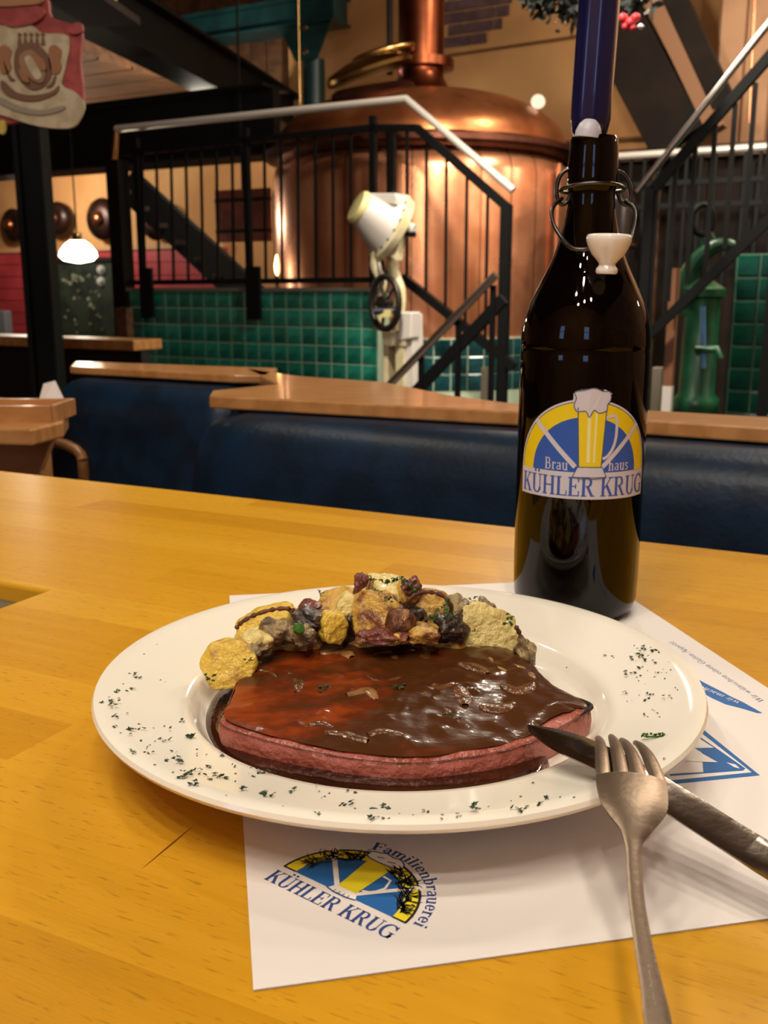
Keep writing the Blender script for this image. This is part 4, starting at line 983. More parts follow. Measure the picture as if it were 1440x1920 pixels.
ink.poly([(-.24, -.02), (.24, -.02), (.17, .10), (-.17, .10)], INKW, 6)
ink.line([(-.24, -.01), (-.1, -.04), (.1, -.04), (.24, -.01)], .02, INKN, 7)
for x in (-.12, -.04, .04, .12): ink.line([(x, -.035), (x*.9, .02)], .012, INKN, 7)
foam = [(-.24, .86), (-.30, .92), (-.27, 1.0), (-.17, 1.03), (-.08, 1.07), (.06, 1.04), (.16, 1.06), (.26, 1.0), (.29, .92), (.22, .86), (.1, .84), (-.1, .84)]
ink.poly(catmull(foam, 3), INKW, 6); ff = catmull(foam, 3); ink.line(ff+[ff[0]], .02, INKN, 7)
for a, b in (((-.14, .93), (-.04, .96)), ((.04, .92), (.15, .95))): ink.line([a, b], .018, INKN, 7)
random.seed(5)
def hops(a0, a1, n_):
    for i in range(n_):
        a = radians(random.uniform(a0, a1)); r_ = random.uniform(.74, .93); a_ = a+random.uniform(-.16, .16); l = random.uniform(.08, .2)
        p0 = (r_*cos(a), r_*sin(a)); th = a+pi/2+random.uniform(-.6, .6)
        if i % 3 == 0: th = a+random.uniform(-.5, .5)
        p1 = (p0[0]+l*.5*cos(th), p0[1]+l*.5*sin(th)); th2 = th+random.uniform(-.7, .7); p2 = (p1[0]+l*.5*cos(th2), p1[1]+l*.5*sin(th2))
        ink.line([p0, p1, p2], [.02, .018, .004], INKK, 8)
hops(108, 162, 90); hops(8, 72, 130)
txt = 'KÜHLER KRUG'; w = twidth(txt); sc_ = 2.06/w; hh = .30
text(ink, txt, lambda x, y: (-1.03+x*sc_, -.37+y*hh*.88), INKN, 1, 1.15)
t2 = 'Familienbrauerei'; w2 = twidth(t2); a_s = 108; a_e = 2
text(ink, t2, lambda x, y: ((1.09+y*.19)*cos(radians(a_s+(a_e-a_s)*x/w2)), (1.09+y*.19)*sin(radians(a_s+(a_e-a_s)*x/w2))), INKN, 1, 1.15)
# prints at the right side of the mat, given by points in the mat plane
pin = Ink(lambda x, y, lv: Vector((0, 0, PZ+.00004*lv))+Vector((x, y, 0)))
m2 = lambda x, y: tuple(pz(x, y, PZ)[:2])
c4 = lambda x, y: m2(960+x/3, 1100+y/3)
pin.poly([c4(*q) for q in ((985, 483), (1020, 512), (1045, 520), (1090, 545), (1180, 590), (1235, 620), (1300, 650), (1410, 712), (1380, 712), (1290, 685), (1200, 662), (1120, 625), (1075, 600), (1050, 570), (1030, 540))], INKB, 1)
pin.poly([c4(*q) for q in ((1072, 800), (1395, 1062), (900, 1112), (872, 1075))], INKB, 1)
pin.poly([c4(*q) for q in ((1062, 822), (1348, 1045), (895, 1090), (860, 1062), (980, 830))], INKW, 2)
pin.poly([c4(*q) for q in ((1060, 848), (1312, 1024), (1300, 1036), (1082, 1052), (890, 1066), (884, 1056), (1076, 1046))], INKB, 3)
pin.poly([c4(*q) for q in ((1060, 848), (1316, 1026), (1076, 1046), (1160, 990))], INKB, 4)
pin.poly([c4(*q) for q in ((1030, 910), (1135, 908), (1200, 960), (1160, 992))], INKB, 5)
pin.poly([c4(*q) for q in ((1052, 855), (1135, 908), (1030, 910), (1000, 880))], INKW, 6)
pin.poly([c4(*q) for q in ((1030, 918), (1158, 990), (975, 984))], INKW, 6)
pin.poly([c4(*q) for q in ((965, 992), (1076, 1044), (900, 1054))], INKW, 6)
pin.poly([c4(*q) for q in ((1205, 990), (1258, 1003), (1282, 1026), (1250, 1018))], INKW, 6)
def linetext(t, pa, pb, hgt, m, lv, bold=1.):
    A_ = Vector((*pa, 0)); B = Vector((*pb, 0)); d = (B-A_); w = twidth(t); ex = d.normalized(); ey = Vector((-ex.y, ex.x, 0)); k = d.length/w
    text(pin, t, lambda x, y: tuple((A_+ex*(x*k)+ey*(y*hgt))[:2]), m, lv, bold)
linetext('Wir wünschen einen Guten Appetit', c4(1425, 645), c4(905, 308), .0042, INKN, 1, .8)
linetext('wir machen', c4(1285, 652), c4(1040, 548), .0042, INKW, 6, .9)
ink.done(pmt, NM); pin.done(pmt, NM)

# ------------------------------------------------------------ plate
PC = Vector((.0075, .4790, MZ+.0004)); PR = .1525; WR = .1065
plate = empty('dinner_plate', PC, 'large round white wide-rimmed plate holding the meal', 'plate')
prof = [(.0, .0035), (.060, .0035), (.062, 0), (.068, 0), (.070, .004), (.10, .011), (.128, .0185), (PR-.004, .0262), (PR-.001, .028), (PR, .0300), (PR-.001, .0318), (PR-.004, .0322), (PR-.010, .0308), (.13, .0268), (WR+.005, .0224), (WR+.0015, .0216), (WR-.001, .0195), (WR-.004, .0145), (WR-.0075, .0105), (WR-.013, .0088), (.075, .0082), (.03, .0080), (0, .0080)]
MB().lathe(prof, PC, 128).build('dish', PLATEM, plate, smooth=True, merge=True)
# gravy pool
def disc(name, m, pts, z, th, parent=None, **k):
    pts = catmull(pts, 6); c = Vector((sum(p[0] for p in pts)/len(pts), sum(p[1] for p in pts)/len(pts), z+th))
    n = len(pts); vs = []; rings = [1, .985, .94, .5]; hz = [0, .7, 1, 1]
    for r_, h_ in zip(rings, hz):
        for p in pts: vs.append(Vector((c.x+(p[0]-c.x)*r_, c.y+(p[1]-c.y)*r_, z+th*h_)))
    vs.append(c); fs = []
    for i in range(3):
        fs += [(i*n+k_, i*n+(k_+1) % n, (i+1)*n+(k_+1) % n, (i+1)*n+k_) for k_ in range(n)]
    fs += [(3*n+k_, 3*n+(k_+1) % n, 4*n) for k_ in range(n)]
    return MB().add(vs, fs).build(name, m, parent, smooth=True, **k)
SZ = PC.z+.0128
ppx = []
for k in range(28):
    a = 2*pi*k/28; rr = WR-.0065
    x, y = cos(a)*rr, sin(a)*rr
    if cos(a) > .66: x = min(x, .076+.008*sin(a*3))
    if cos(a) > .3 and sin(a) > .2: y *= .72
    ppx.append((PC.x+x, PC.y+y+.0))
gp = disc('gravy_pool', POOL, ppx, SZ-.004, .004, None, label='pool of dark brown gravy in the well of the plate', cat='sauce')
# ------------------------------------------------------------ ham slice
OUT = [(414, 1350), (428, 1318), (445, 1275), (468, 1240), (505, 1208), (545, 1196), (600, 1192), (680, 1197), (760, 1195), (860, 1196), (930, 1210), (985, 1232), (1015, 1262), (1050, 1290), (1103, 1316), (1098, 1330), (1060, 1352), (1010, 1380), (955, 1400), (880, 1415), (790, 1426), (700, 1423), (620, 1411), (545, 1395), (470, 1374)]
def steak_top(py):
    t = (py-1190)/235
    return PC.z+.0310*(1-t)+.0212*t
o3 = [pz(x, y, steak_top(y)) for x, y in OUT]
o3 = [Vector(p) for p in catmull([tuple(p) for p in o3], 8)]
sc3 = sum(o3, Vector())/len(o3)
hr = empty('ham_slice', Vector((sc3.x, sc3.y, SZ)), 'thick slice of pink roast ham covered with brown onion gravy', 'meat')
def nz(p, s, seed=0): return noise.noise(Vector((p.x*s+seed, p.y*s, p.z*s)))
def sheet(rings, hfun, base=None, skirt=None):
    vs = []; n = len(o3)
    for r_ in rings:
        for p in o3:
            q = sc3+(p-sc3)*r_; q.z = hfun(q, r_); vs.append(q)
    vs.append(Vector((sc3.x, sc3.y, hfun(sc3, 0))))
    fs = []
    for i in range(len(rings)-1):
        fs += [(i*n+k, (i+1)*n+k, (i+1)*n+(k+1) % n, i*n+(k+1) % n) for k in range(n)]
    i = len(rings)-1; fs += [(i*n+k, len(vs)-1, i*n+(k+1) % n) for k in range(n)]
    return vs, [f[::-1] for f in fs]
def zsurf(q):                                     # plane through the tilted top
    y0, y1 = .395, .53; t = min(1.2, max(-.2, (q.y-y0)/(y1-y0)))
    return PC.z+.0212+(.0310-.0212)*t
def meat_h(q, r_):
    e = max(0, (r_-.93)/.07); return zsurf(q)+.0012*nz(q, 60)-.0022*e*e
vs, fs = sheet([1.0, .985, .96, .9, .75, .5, .25], meat_h)
n = len(o3); base_i = len(vs)
sk = [(1.008, .16), (1.010, .38), (1.004, .62), (1.0, .85), (.99, 1.0)]
for r_, h_ in sk:
    for p in o3:
        q = sc3+(p-sc3)*(r_+.006*nz(p, 90, h_*3)); zz = zsurf(p)-.0022; q.z = zz+(SZ-.005-zz)*h_; vs.append(q)
for i in range(len(sk)):
    prev = (lambda k: k) if i == 0 else (lambda k, i=i: base_i+(i-1)*n+k)
    fs += [(base_i+i*n+k, base_i+i*n+(k+1) % n, prev((k+1) % n), prev(k)) for k in range(n)]
fs.append(tuple(base_i+(len(sk)-1)*n+k for k in range(n))[::-1])
MB().add(vs, fs).build('ham', HAM, hr, smooth=True)
edge = [sc3+(p-sc3)*1.004 for p in o3]
for p in edge: p.z = zsurf(p)-.0012
MB().tube(edge, [.0002+.0006*abs(nz(p, 120, 4)) for p in edge], 6, closed=True).build('browned_edge', CHAR, hr, smooth=True)
ch = [p+Vector((0, 0, .0006)) for p in edge if p.x > .094 and p.y > .437]
if len(ch) > 2: MB().tube(ch, [.0003+.0010*sin(pi*i/max(1, len(ch)-1)) for i in range(len(ch))], 8).build('charred_corner', mat('charred', '150a07', .6, bump=.4, bscale=200), hr, smooth=True)
random.seed(21)
lumps = [(random.uniform(-.085, .09), random.uniform(.40, .525), random.uniform(.0012, .0042), random.uniform(.0003, .0014)) for _ in range(190)]
def sauce_h(q, r_):
    h_ = .0016+.0007*nz(q, 45, 9)+.0004*nz(q, 130, 2)
    for lx, ly, lr_, lh in lumps:
        d2 = ((q.x-lx)**2+(q.y-ly)**2)/(lr_*lr_)
        if d2 < 6: h_ += lh*math.exp(-d2)
    e = max(0, (r_-.86)/.12); left = max(0, min(1, (-.045-q.x)/.03))
    return zsurf(q)+.0006+h_*(1-.5*left)*(1-e*e)
def sheet2():
    n = len(o3); vs = []; R_ = [i/46*.985 for i in range(46, 0, -1)]
    for i, r_ in enumerate(R_):
        for p in o3:
            jig = 1+(.02*nz(p, 70, 5)-(.045 if p.x > .075 and p.y < .445 else 0)-(.02 if p.y < .44 else 0))*(r_**4)
            q = sc3+(p-sc3)*r_*jig; q.z = sauce_h(q, r_); vs.append(q)
    vs.append(Vector((sc3.x, sc3.y, sauce_h(sc3, 0)))); fs = []
    for i in range(len(R_)-1): fs += [(i*n+k, i*n+(k+1) % n, (i+1)*n+(k+1) % n, (i+1)*n+k) for k in range(n)]
    i = len(R_)-1; fs += [(i*n+k, i*n+(k+1) % n, len(vs)-1) for k in range(n)]
    return vs, fs
vs, fs = sheet2()
sauce = MB().add(vs, fs).build('gravy', SAUCE, hr, smooth=True)
def onion(pxs, w, m, name, parent, lift=.001, pz_fix=None):
    pts = [pz(x, y, steak_top(y)) for x, y in pxs]
    pts = [Vector(p) for p in catmull([tuple(p) for p in pts], 6, False)]
    for i, p in enumerate(pts): p.z = zsurf(p)+.0018+lift+.0008*nz(p, 200)
    n = len(pts); vs = []; fs = []
    for i, p in enumerate(pts):
        a = pts[max(0, i-1)]; b = pts[min(n-1, i+1)]; d = (b-a).normalized(); sd = Vector((-d.y, d.x, 0)); ww = w*(.35+.65*sin(pi*(i+.4)/(n-.2)))*(1+.25*nz(p, 300))
        vs += [p-sd*ww-Vector((0, 0, .0015)), p-sd*ww*.6+Vector((0, 0, .0004)), p+Vector((0, 0, .0008)), p+sd*ww*.6+Vector((0, 0, .0004)), p+sd*ww-Vector((0, 0, .0015))]
    for i in range(n-1): fs += [(i*5+k, (i+1)*5+k, (i+1)*5+k+1, i*5+k+1) for k in range(4)]
    return MB().add(vs, fs).build(name, m, parent, smooth=True, rec=False)
strips = [[(880, 1210), (905, 1225), (925, 1250), (950, 1265)], [(790, 1310), (820, 1295), (860, 1290), (885, 1300)], [(855, 1290), (868, 1310), (872, 1330)], [(690, 1275), (720, 1282), (750, 1275)],
          [(650, 1310), (690, 1300), (705, 1320)], [(940, 1290), (975, 1300), (1000, 1290)], [(830, 1330), (850, 1350), (870, 1365)], [(540, 1265), (560, 1285), (555, 1305)], [(600, 1232), (640, 1228), (660, 1240)],
          [(470, 1260), (500, 1262), (520, 1275)], [(690, 1385), (720, 1378), (755, 1388)], [(760, 1215), (790, 1225), (800, 1245)], [(960, 1250), (990, 1265), (1005, 1285)], [(610, 1380), (650, 1385), (690, 1398)],
          [(900, 1330), (930, 1335), (965, 1325)], [(570, 1370), (600, 1362), (625, 1372)], [(700, 1235), (730, 1230), (745, 1245)], [(860, 1250), (895, 1258), (915, 1270)]]
for i, s_ in enumerate(strips): onion(s_, .0028+.0012*(i % 3), ONION if i % 4 else ONIONL, 'onion_strip', sauce, lift=.0004*(i % 3))
for (x, y) in ((612, 1297), (850, 1352), (745, 1298)):
    mb = MB(); c = pz(x, y, steak_top(y)); c.z = zsurf(c)+.003
    for i in range(12):
        p = c+Vector((random.gauss(0, .002), random.gauss(0, .002), random.uniform(-.0005, .001))); s = random.uniform(.0006, .0013)
        mb.lathe([(0, -s*.5), (s, 0), (0, s*.5)], p, 5, axis=(random.random()-.5, random.random()-.5, 1))
    mb.build('herb_fleck', PARS, sauce)

# ------------------------------------------------------------ fried potatoes and friends
def chunk(name, px, py, Y, wpx, hpx, dep, m, label, cat, rotz=0., flat=None, seed=0, rough_=.16, roll=0., par=None, group=None, expo=2.6, tiltx=0., cut=None):
    """lumpy superellipsoid; optional cut face (direction, offset) makes a sliced side"""
    c = pY(px, py, Y); k = (c-Vector((0, 0, EYE))).length/F; a = wpx*k/2; b_ = dep/2; h_ = hpx*k/2
    nu, nv = 44, 28; vs = []; fs = []
    Rm = Matrix.Rotation(rotz, 3, 'Z') @ Matrix.Rotation(roll, 3, 'Y') @ Matrix.Rotation(tiltx, 3, 'X')
    def sgn(v, e): return math.copysign(abs(v)**e, v)
    for j in range(nv+1):
        ph = -pi/2+pi*j/nv
        for i in range(nu):
            th = 2*pi*i/nu; e = 2/expo
            p = Vector((sgn(cos(ph), e)*sgn(cos(th), e), sgn(cos(ph), e)*sgn(sin(th), e), sgn(sin(ph), e)))
            s = 1+rough_*noise.noise(p*1.6+Vector((seed*3.7, seed, 0)))+rough_*.35*noise.noise(p*4+Vector((0, seed*2.1, 5)))
            p = Vector((p.x*a, p.y*b_, p.z*h_))*s
            if cut:
                nrm = Vector(cut[0]).normalized(); d_ = p.dot(nrm)-cut[1]*min(a, h_, b_)
                if d_ > 0: p -= nrm*d_*.82
            p += p.normalized()*(a*.025*noise.noise(p*420+Vector((seed, 0, 0)))+a*.03*noise.noise(p*170+Vector((seed, 3, 0)))) if p.length else Vector()
            vs.append(c+Rm @ p)
    for j in range(nv):
        fs += [(j*nu+i, j*nu+(i+1) % nu, (j+1)*nu+(i+1) % nu, (j+1)*nu+i) for i in range(nu)]
    o = MB().add(vs, fs).build(name, m, par, smooth=True, merge=True, label=label, cat=cat, group=group)
    return o
Z_ = 'fried potatoes heaped behind the ham'
PT = [  # px, py, Y, w, h, depth, material, label, rotz, roll, expo, cut
 (431, 1245, .487, 98, 84, .034, POT_Y, 'big yellow potato piece at the left end of the heap', .2, -.15, 2.4, ((-.2, -1, .5), .5)),
 (500, 1166, .520, 125, 50, .026, POT_Y, 'long yellow potato slice with browned rim, upper left of the heap', .1, -.32, 2.6, ((0, -1, .8), .35)),
 (600, 1175, .505, 1, 1, .01, POT_Y, None, 0, 0, 2, None),
 (634, 1128, .545, 84, 40, .026, POT_B, 'golden potato slice with a dark browned left tip, high in the heap', .1, -.3, 2.7, ((0, -.6, 1), .35)),
 (626, 1176, .508, 54, 52, .026, POT_Y, 'small bright yellow potato chunk just behind the ham', .3, .3, 3.0, ((.3, -1, .3), .5)),
 (652, 1142, .525, 44, 50, .026, POT_P, 'pale yellow potato chunk left of the biggest one', .0, .5, 3.0, ((0, -1, .3), .5)),
 (703, 1156, .518, 92, 92, .034, POT_B, 'biggest folded potato piece in the middle of the heap', .0, .1, 2.6, ((-.4, -1, .4), .62)),
 (745, 1166, .512, 60, 64, .028, CRUST, 'reddish brown roasted potato lump right of the biggest one', .2, .3, 2.5, None),
 (722, 1104, .545, 84, 48, .032, POT_P, 'pale potato slice with parsley on top of the heap', .0, .1, 2.8, ((0, -.5, 1), .4)),
 (763, 1112, .540, 36, 44, .024, POT_B, 'small potato cube at the right of the heap top', .3, .4, 3.2, None),
 (804, 1140, .535, 84, 66, .030, POT_B, 'round potato slice with a dark browned rim, right of the heap top', .0, .1, 2.5, ((-.1, -1, .5), .42)),
 (793, 1187, .505, 62, 28, .022, POT_B, 'small tan browned potato cube at the edge of the ham', .0, .05, 3.6, None),
 (912, 1186, .520, 134, 92, .022, POT_P, 'large pale potato slice leaning at the right end of the heap', -.05, .42, 2.5, ((0, -1, .45), .30)),
 (486, 1196, .500, 60, 30, .022, POT_P, 'pale crumbly potato piece left of the mushroom slice', .0, .0, 2.7, None),
 (744, 1196, .497, 20, 18, .012, POT_Y, 'tiny yellow potato crumb on the edge of the ham', .0, .0, 2.2, None),
]
i = 0
for (px, py, Y, w_, h_, dp, m, lab, rz, rl_, ex, cut) in PT:
    if lab is None: continue
    i += 1
    chunk('fried_potato', px, py, Y, w_, h_, dp, m, lab, 'potato', rz, seed=i, roll=rl_, expo=ex, cut=cut, group=Z_, rough_=.17)
# browned rims on two slices
def rim(px, py, Y, rx, rz_, roll, par_label, a0, a1, w=.002):
    c = pY(px, py, Y); k = (c-Vector((0, 0, EYE))).length/F
    pts = []
    for i in range(22):
        a = a0+(a1-a0)*i/21; x = rx*k*cos(a); z = rz_*k*sin(a)
        pts.append(c+Vector((x*cos(roll)+z*sin(roll), -.003, -x*sin(roll)+z*cos(roll))))
    return pts
for nm, cx, cy, Yy, rx, rz_, ro, a0, a1, lab in (('browned_peel', 500, 1163, .508, 58, 20, -.32, .2, 2.9, 'dark browned peel strip along the long upper left potato slice'),
                                           ('browned_peel', 804, 1138, .521, 42, 32, .1, -.3, 3.2, 'dark browned peel strip around the round potato slice'),
                                           ('browned_peel', 912, 1184, .512, 66, 44, .42, -.6, .9, 'brown peel strip along the large pale right slice')):
    MB().tube(rim(cx, cy, Yy, rx, rz_, ro, '', a0, a1), [.0005+.0011*abs(sin(i*1.3+cx)) for i in range(22)], 6).build(nm, CRUST, None, smooth=True, label=lab, cat='peel')
OT = [
 ('mushroom_slice', 527, 1183, .505, 70, 44, .02, MUSH, 'grey-brown fried mushroom slice with a green herb bit on it', 'mushroom', .1, 2.4),
 ('mushroom_slice', 484, 1212, .495, 44, 34, .018, MUSH, 'small brown mushroom lump above the left yellow potato', 'mushroom', .0, 2.4),
 ('mushroom_slice', 568, 1190, .498, 42, 34, .016, MUSH, 'pale mushroom bit between mushroom slice and small yellow chunk', 'mushroom', .0, 2.4),
 ('mushroom_slice', 857, 1140, .530, 50, 38, .022, MUSH, 'fried mushroom lump behind the large pale slice, left one', 'mushroom', .2, 2.2),
 ('mushroom_slice', 908, 1140, .545, 44, 26, .02, MUSH, 'fried mushroom lump behind the large pale slice, right one', 'mushroom', .3, 2.2),
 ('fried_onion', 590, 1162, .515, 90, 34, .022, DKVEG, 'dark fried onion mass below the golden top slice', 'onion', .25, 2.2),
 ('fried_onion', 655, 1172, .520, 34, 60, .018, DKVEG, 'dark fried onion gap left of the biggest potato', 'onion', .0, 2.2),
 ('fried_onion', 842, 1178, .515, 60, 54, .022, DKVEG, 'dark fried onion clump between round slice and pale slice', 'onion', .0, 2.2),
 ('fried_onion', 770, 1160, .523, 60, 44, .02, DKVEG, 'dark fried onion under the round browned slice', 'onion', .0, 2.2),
 ('fried_onion', 985, 1222, .506, 34, 54, .018, MUSH, 'dark brown fried bit at the right tip of the large pale slice', 'onion', -.3, 2.2),
 ('bacon_piece', 677, 1098, .545, 26, 44, .014, BACON, 'dark red bacon piece at the left of the heap top', 'bacon', .15, 2.8),
 ('bacon_piece', 580, 1143, .530, 52, 28, .018, BACON, 'purplish bacon piece above the dark onions at left', 'bacon', .1, 2.6),
 ('bacon_piece', 770, 1098, .535, 34, 26, .016, BACON, 'small reddish bacon bit at the top right of the heap', 'bacon', -.2, 2.6),
 ('onion_ring', 754, 1166, .505, 18, 50, .01, ONIONL, 'translucent upright onion strip right of the biggest potato', 'onion', .45, 2.4),
 ('onion_ring', 690, 1108, .538, 12, 50, .01, ONIONL, 'pale upright onion strip beside the top bacon piece', 'onion', .3, 2.4),
 ('fried_onion', 720, 1192, .500, 90, 26, .016, BACON, 'reddish bacon crumbs along the far edge of the ham', 'bacon', .0, 2.4),
]
for i, (nm, px, py, Y, w_, h_, dp, m, lab, cat, rl_, ex) in enumerate(OT):
    if cat == 'bacon': nm = 'bacon_piece'
    chunk(nm, px, py, Y, w_, h_, dp, m, lab, cat, 0, seed=30+i, roll=rl_, expo=ex, rough_=.45)
# hidden lower potatoes that carry the heap
for i, (px, py, Y, w_, h_) in enumerate(((560, 1200, .530, 120, 70), (700, 1195, .535, 140, 90), (830, 1195, .535, 120, 70))):
    chunk('fried_potato', px, py, Y, w_, h_, .05, POT_B, 'browned potato piece buried in the bottom of the heap, '+('left', 'middle', 'right')[i], 'potato', 0, seed=60+i, expo=2.4, group=Z_)

# ------------------------------------------------------------ parsley
def plate_z(x, y):  # height of the plate under a point
    r_ = hypot(x-PC.x, y-PC.y)
    for (r0, z0), (r1, z1) in zip(prof[11:], prof[12:]):
        if r1 <= r_ <= r0: return PC.z+z0+(z1-z0)*(r0-r_)/(r0-r1+1e-9)
    return PC.z+.031
def on_plate(px, py):
    z = PC.z+.027
    for _ in range(4): p = pz(px, py, z); z = plate_z(p.x, p.y)
    return Vector((p.x, p.y, z))
def leaf(mb, c, s, curl=.5):
    n_ = random.choice((4, 5, 6, 7)); a0 = random.uniform(0, 6.3); pts = []
    ax = Vector((random.gauss(0, .35), random.gauss(0, .35), 1)).normalized(); e1 = ax.orthogonal().normalized(); e2 = ax.cross(e1)
    st = random.uniform(.45, 1)
    for k in range(n_*2):
        a = a0+2*pi*k/(n_*2); r_ = s*(random.uniform(.7, 1.2) if k % 2 == 0 else random.uniform(.3, .6))
        pts.append(c+e1*cos(a)*r_+e2*sin(a)*r_*st+ax*(curl*s*random.uniform(-.3, .7)))
    n0 = len(pts); mid = c+ax*s*curl*.6
    mb.add(pts+[mid], [(k, (k+1) % n0, n0) for k in range(n0)])
random.seed(9)
fl = MB()
spots = [(272, 1227, 3), (250, 1268, 7), (262, 1272, 6), (300, 1277, 3), (310, 1279, 2), (225, 1298, 7), (247, 1293, 5), (233, 1283, 3), (187, 1308, 4), (200, 1322, 8), (212, 1318, 8), (222, 1312, 4), (180, 1341, 3), (188, 1346, 4), (214, 1344, 6), (234, 1338, 4),
 (215, 1365, 5), (245, 1370, 8), (262, 1368, 5), (235, 1377, 4), (264, 1359, 4), (228, 1375, 3), (342, 1353, 5), (316, 1366, 4), (303, 1361, 3), (309, 1388, 7), (264, 1389, 4), (278, 1412, 5), (248, 1415, 6), (240, 1415, 3), (283, 1400, 3), (320, 1410, 4), (329, 1412, 3), (372, 1405, 3),
 (418, 1416, 7), (295, 1436, 3), (325, 1431, 8), (340, 1429, 8), (333, 1424, 6), (392, 1438, 6), (348, 1446, 5), (340, 1460, 8), (355, 1455, 8), (370, 1450, 6), (362, 1472, 8), (392, 1460, 7), (410, 1457, 9), (425, 1458, 6), (323, 1448, 3), (384, 1445, 3), (440, 1440, 4), (443, 1450, 4), (471, 1440, 3),
 (490, 1448, 9), (505, 1450, 8), (478, 1455, 5), (498, 1490, 9), (491, 1495, 7), (509, 1496, 6), (452, 1484, 7), (545, 1485, 6), (427, 1497, 3), (525, 1513, 2), (588, 1479, 3), (595, 1485, 3), (597, 1500, 3), (650, 1484, 6), (595, 1530, 5), (635, 1511, 4), (655, 1508, 6), (661, 1512, 7), (698, 1517, 3), (714, 1514, 9), (722, 1514, 5),
 (699, 1540, 7), (711, 1540, 5), (725, 1535, 3), (748, 1527, 2), (797, 1525, 5), (814, 1537, 3), (826, 1529, 4), (833, 1540, 4), (846, 1536, 4), (855, 1536, 5), (895, 1527, 10), (885, 1538, 5), (883, 1509, 4), (930, 1532, 3), (940, 1527, 4), (970, 1520, 7), (980, 1516, 6), (1000, 1470, 3), (1010, 1510, 5), (1028, 1500, 6), (974, 1494, 4), (955, 1503, 3), (1075, 1497, 3), (1119, 1491, 5),
 (1138, 1231, 5), (1148, 1233, 3), (1185, 1210, 4), (1191, 1216, 4), (1205, 1220, 6), (1215, 1218, 8), (1225, 1222, 7), (1236, 1225, 4), (1195, 1228, 7), (1205, 1232, 8), (1184, 1237, 6), (1212, 1237, 6), (1227, 1243, 6), (1196, 1255, 7), (1180, 1262, 7), (1190, 1265, 7), (1200, 1270, 5), (1214, 1256, 3), (1233, 1262, 5), (1225, 1270, 3), (1247, 1271, 3), (1258, 1257, 3),
 (1208, 1283, 2), (1265, 1291, 4), (1177, 1302, 6), (1220, 1303, 6), (1209, 1314, 6), (1256, 1308, 6), (1221, 1330, 3), (1230, 1337, 4), (1209, 1342, 5), (1235, 1345, 3), (1187, 1315, 2), (1245, 1424, 4), (1250, 1432, 3), (1065, 1277, 4)]
for (x, y, s) in spots:
    c = on_plate(x, y); k = s*.5*.42/F*2.35
    for q in range(1 if s < 5 else 3):
        leaf(fl, c+Vector((random.gauss(0, k*.8), random.gauss(0, k*.8), k*.35)), k*(1 if s < 5 else .8))
for _ in range(60):
    x, y, s = random.choice(spots); c = on_plate(x+random.gauss(0, 16), y+random.gauss(0, 9))
    if hypot(c.x-PC.x, c.y-PC.y) < PR-.008: leaf(fl, c+Vector((0, 0, .0003)), .0007)
fl.build('parsley_flakes', PARS, None, kind='stuff', label='chopped dark green parsley flakes scattered on the white plate rim', cat='herb')
for (x, y, s, m, lab) in ((356, 1384, 15, PARS, 'curled dark parsley leaf on the left rim of the plate'), (1207, 1388, 15, PARSL, 'parsley sprig half on the right rim, left lobe'), ):
    pass
def sprig(x, y, wpx, label, m, nlf, big=1.):
    c = on_plate(x, y); r_ = empty('parsley_leaf', c, label, 'herb'); k = .4/F
    mb = MB(); random.seed(int(x))
    for i in range(nlf):
        t = i/(nlf-1)-.5; p = c+Vector((t*wpx*k, random.gauss(0, 1)*2.2*k, (3+random.uniform(0, 5))*k*big))
        leaf(mb, p, random.uniform(3.2, 5.5)*k*big, 1.2)
    mb.build('leaflets', m, r_)
    MB().tube([c+Vector((-wpx*k*.35, 0, .0006)), c+Vector((0, -.001, .0012)), c+Vector((wpx*k*.4, .0, .0008))], .0004, 5).build('stalk', PARSL, r_)
sprig(357, 1384, 16, 'curled dark parsley leaf lying alone on the left rim', PARS, 12)
sprig(1226, 1384, 50, 'fresh green parsley sprig on the right rim beside the fork', PARSL, 22, 1.15)
def fleck_on(x, y, Y, s, m, label):
    c = pY(x, y, Y); mb = MB()
    for i in range(7): leaf(mb, c+Vector((random.gauss(0, s*.8), 0, random.gauss(0, s*.7))), s, 1.)
    return mb
hf = MB()
for (x, y, Y, s) in ((722, 1093, .527, .0022), (735, 1088, .53, .002), (708, 1110, .523, .0018), (760, 1092, .52, .0022), (730, 1125, .505, .0018), (713, 1113, .515, .0014), (778, 1112, .52, .0022), (655, 1130, .527, .0018), (840, 1128, .515, .002), (885, 1128, .53, .002),
                     (840, 1155, .51, .0028), (950, 1160, .505, .0022), (955, 1170, .503, .002), (890, 1182, .503, .001), (812, 1156, .513, .0026), (770, 1100, .52, .002), (697, 1085, .53, .0016), (472, 1238, .47, .0015), (390, 1272, .465, .002), (603, 1112, .53, .0014), (745, 1086, .525, .002)):
    for i in range(6):
        c = pY(x, y, Y)+Vector((random.gauss(0, s*.9), random.gauss(0, s*.4), random.gauss(0, s*.6))); leaf(hf, c, s*.8, 1.)
hf.build('parsley_flakes', PARSL, None, kind='stuff', label='green parsley bits sprinkled over the potato heap', cat='herb')
c = pY(560, 1179, .488)
MB().lathe([(0, -.003), (.0028, -.002), (.0033, .0005), (.0024, .0026), (0, .003)], c, 14, axis=(.3, -.8, .4)).build('chive_ring', mat('chive_green', '3f6b22', .35, coat=.4), None, smooth=True, label='small round green chive bit on the mushroom slice', cat='herb')

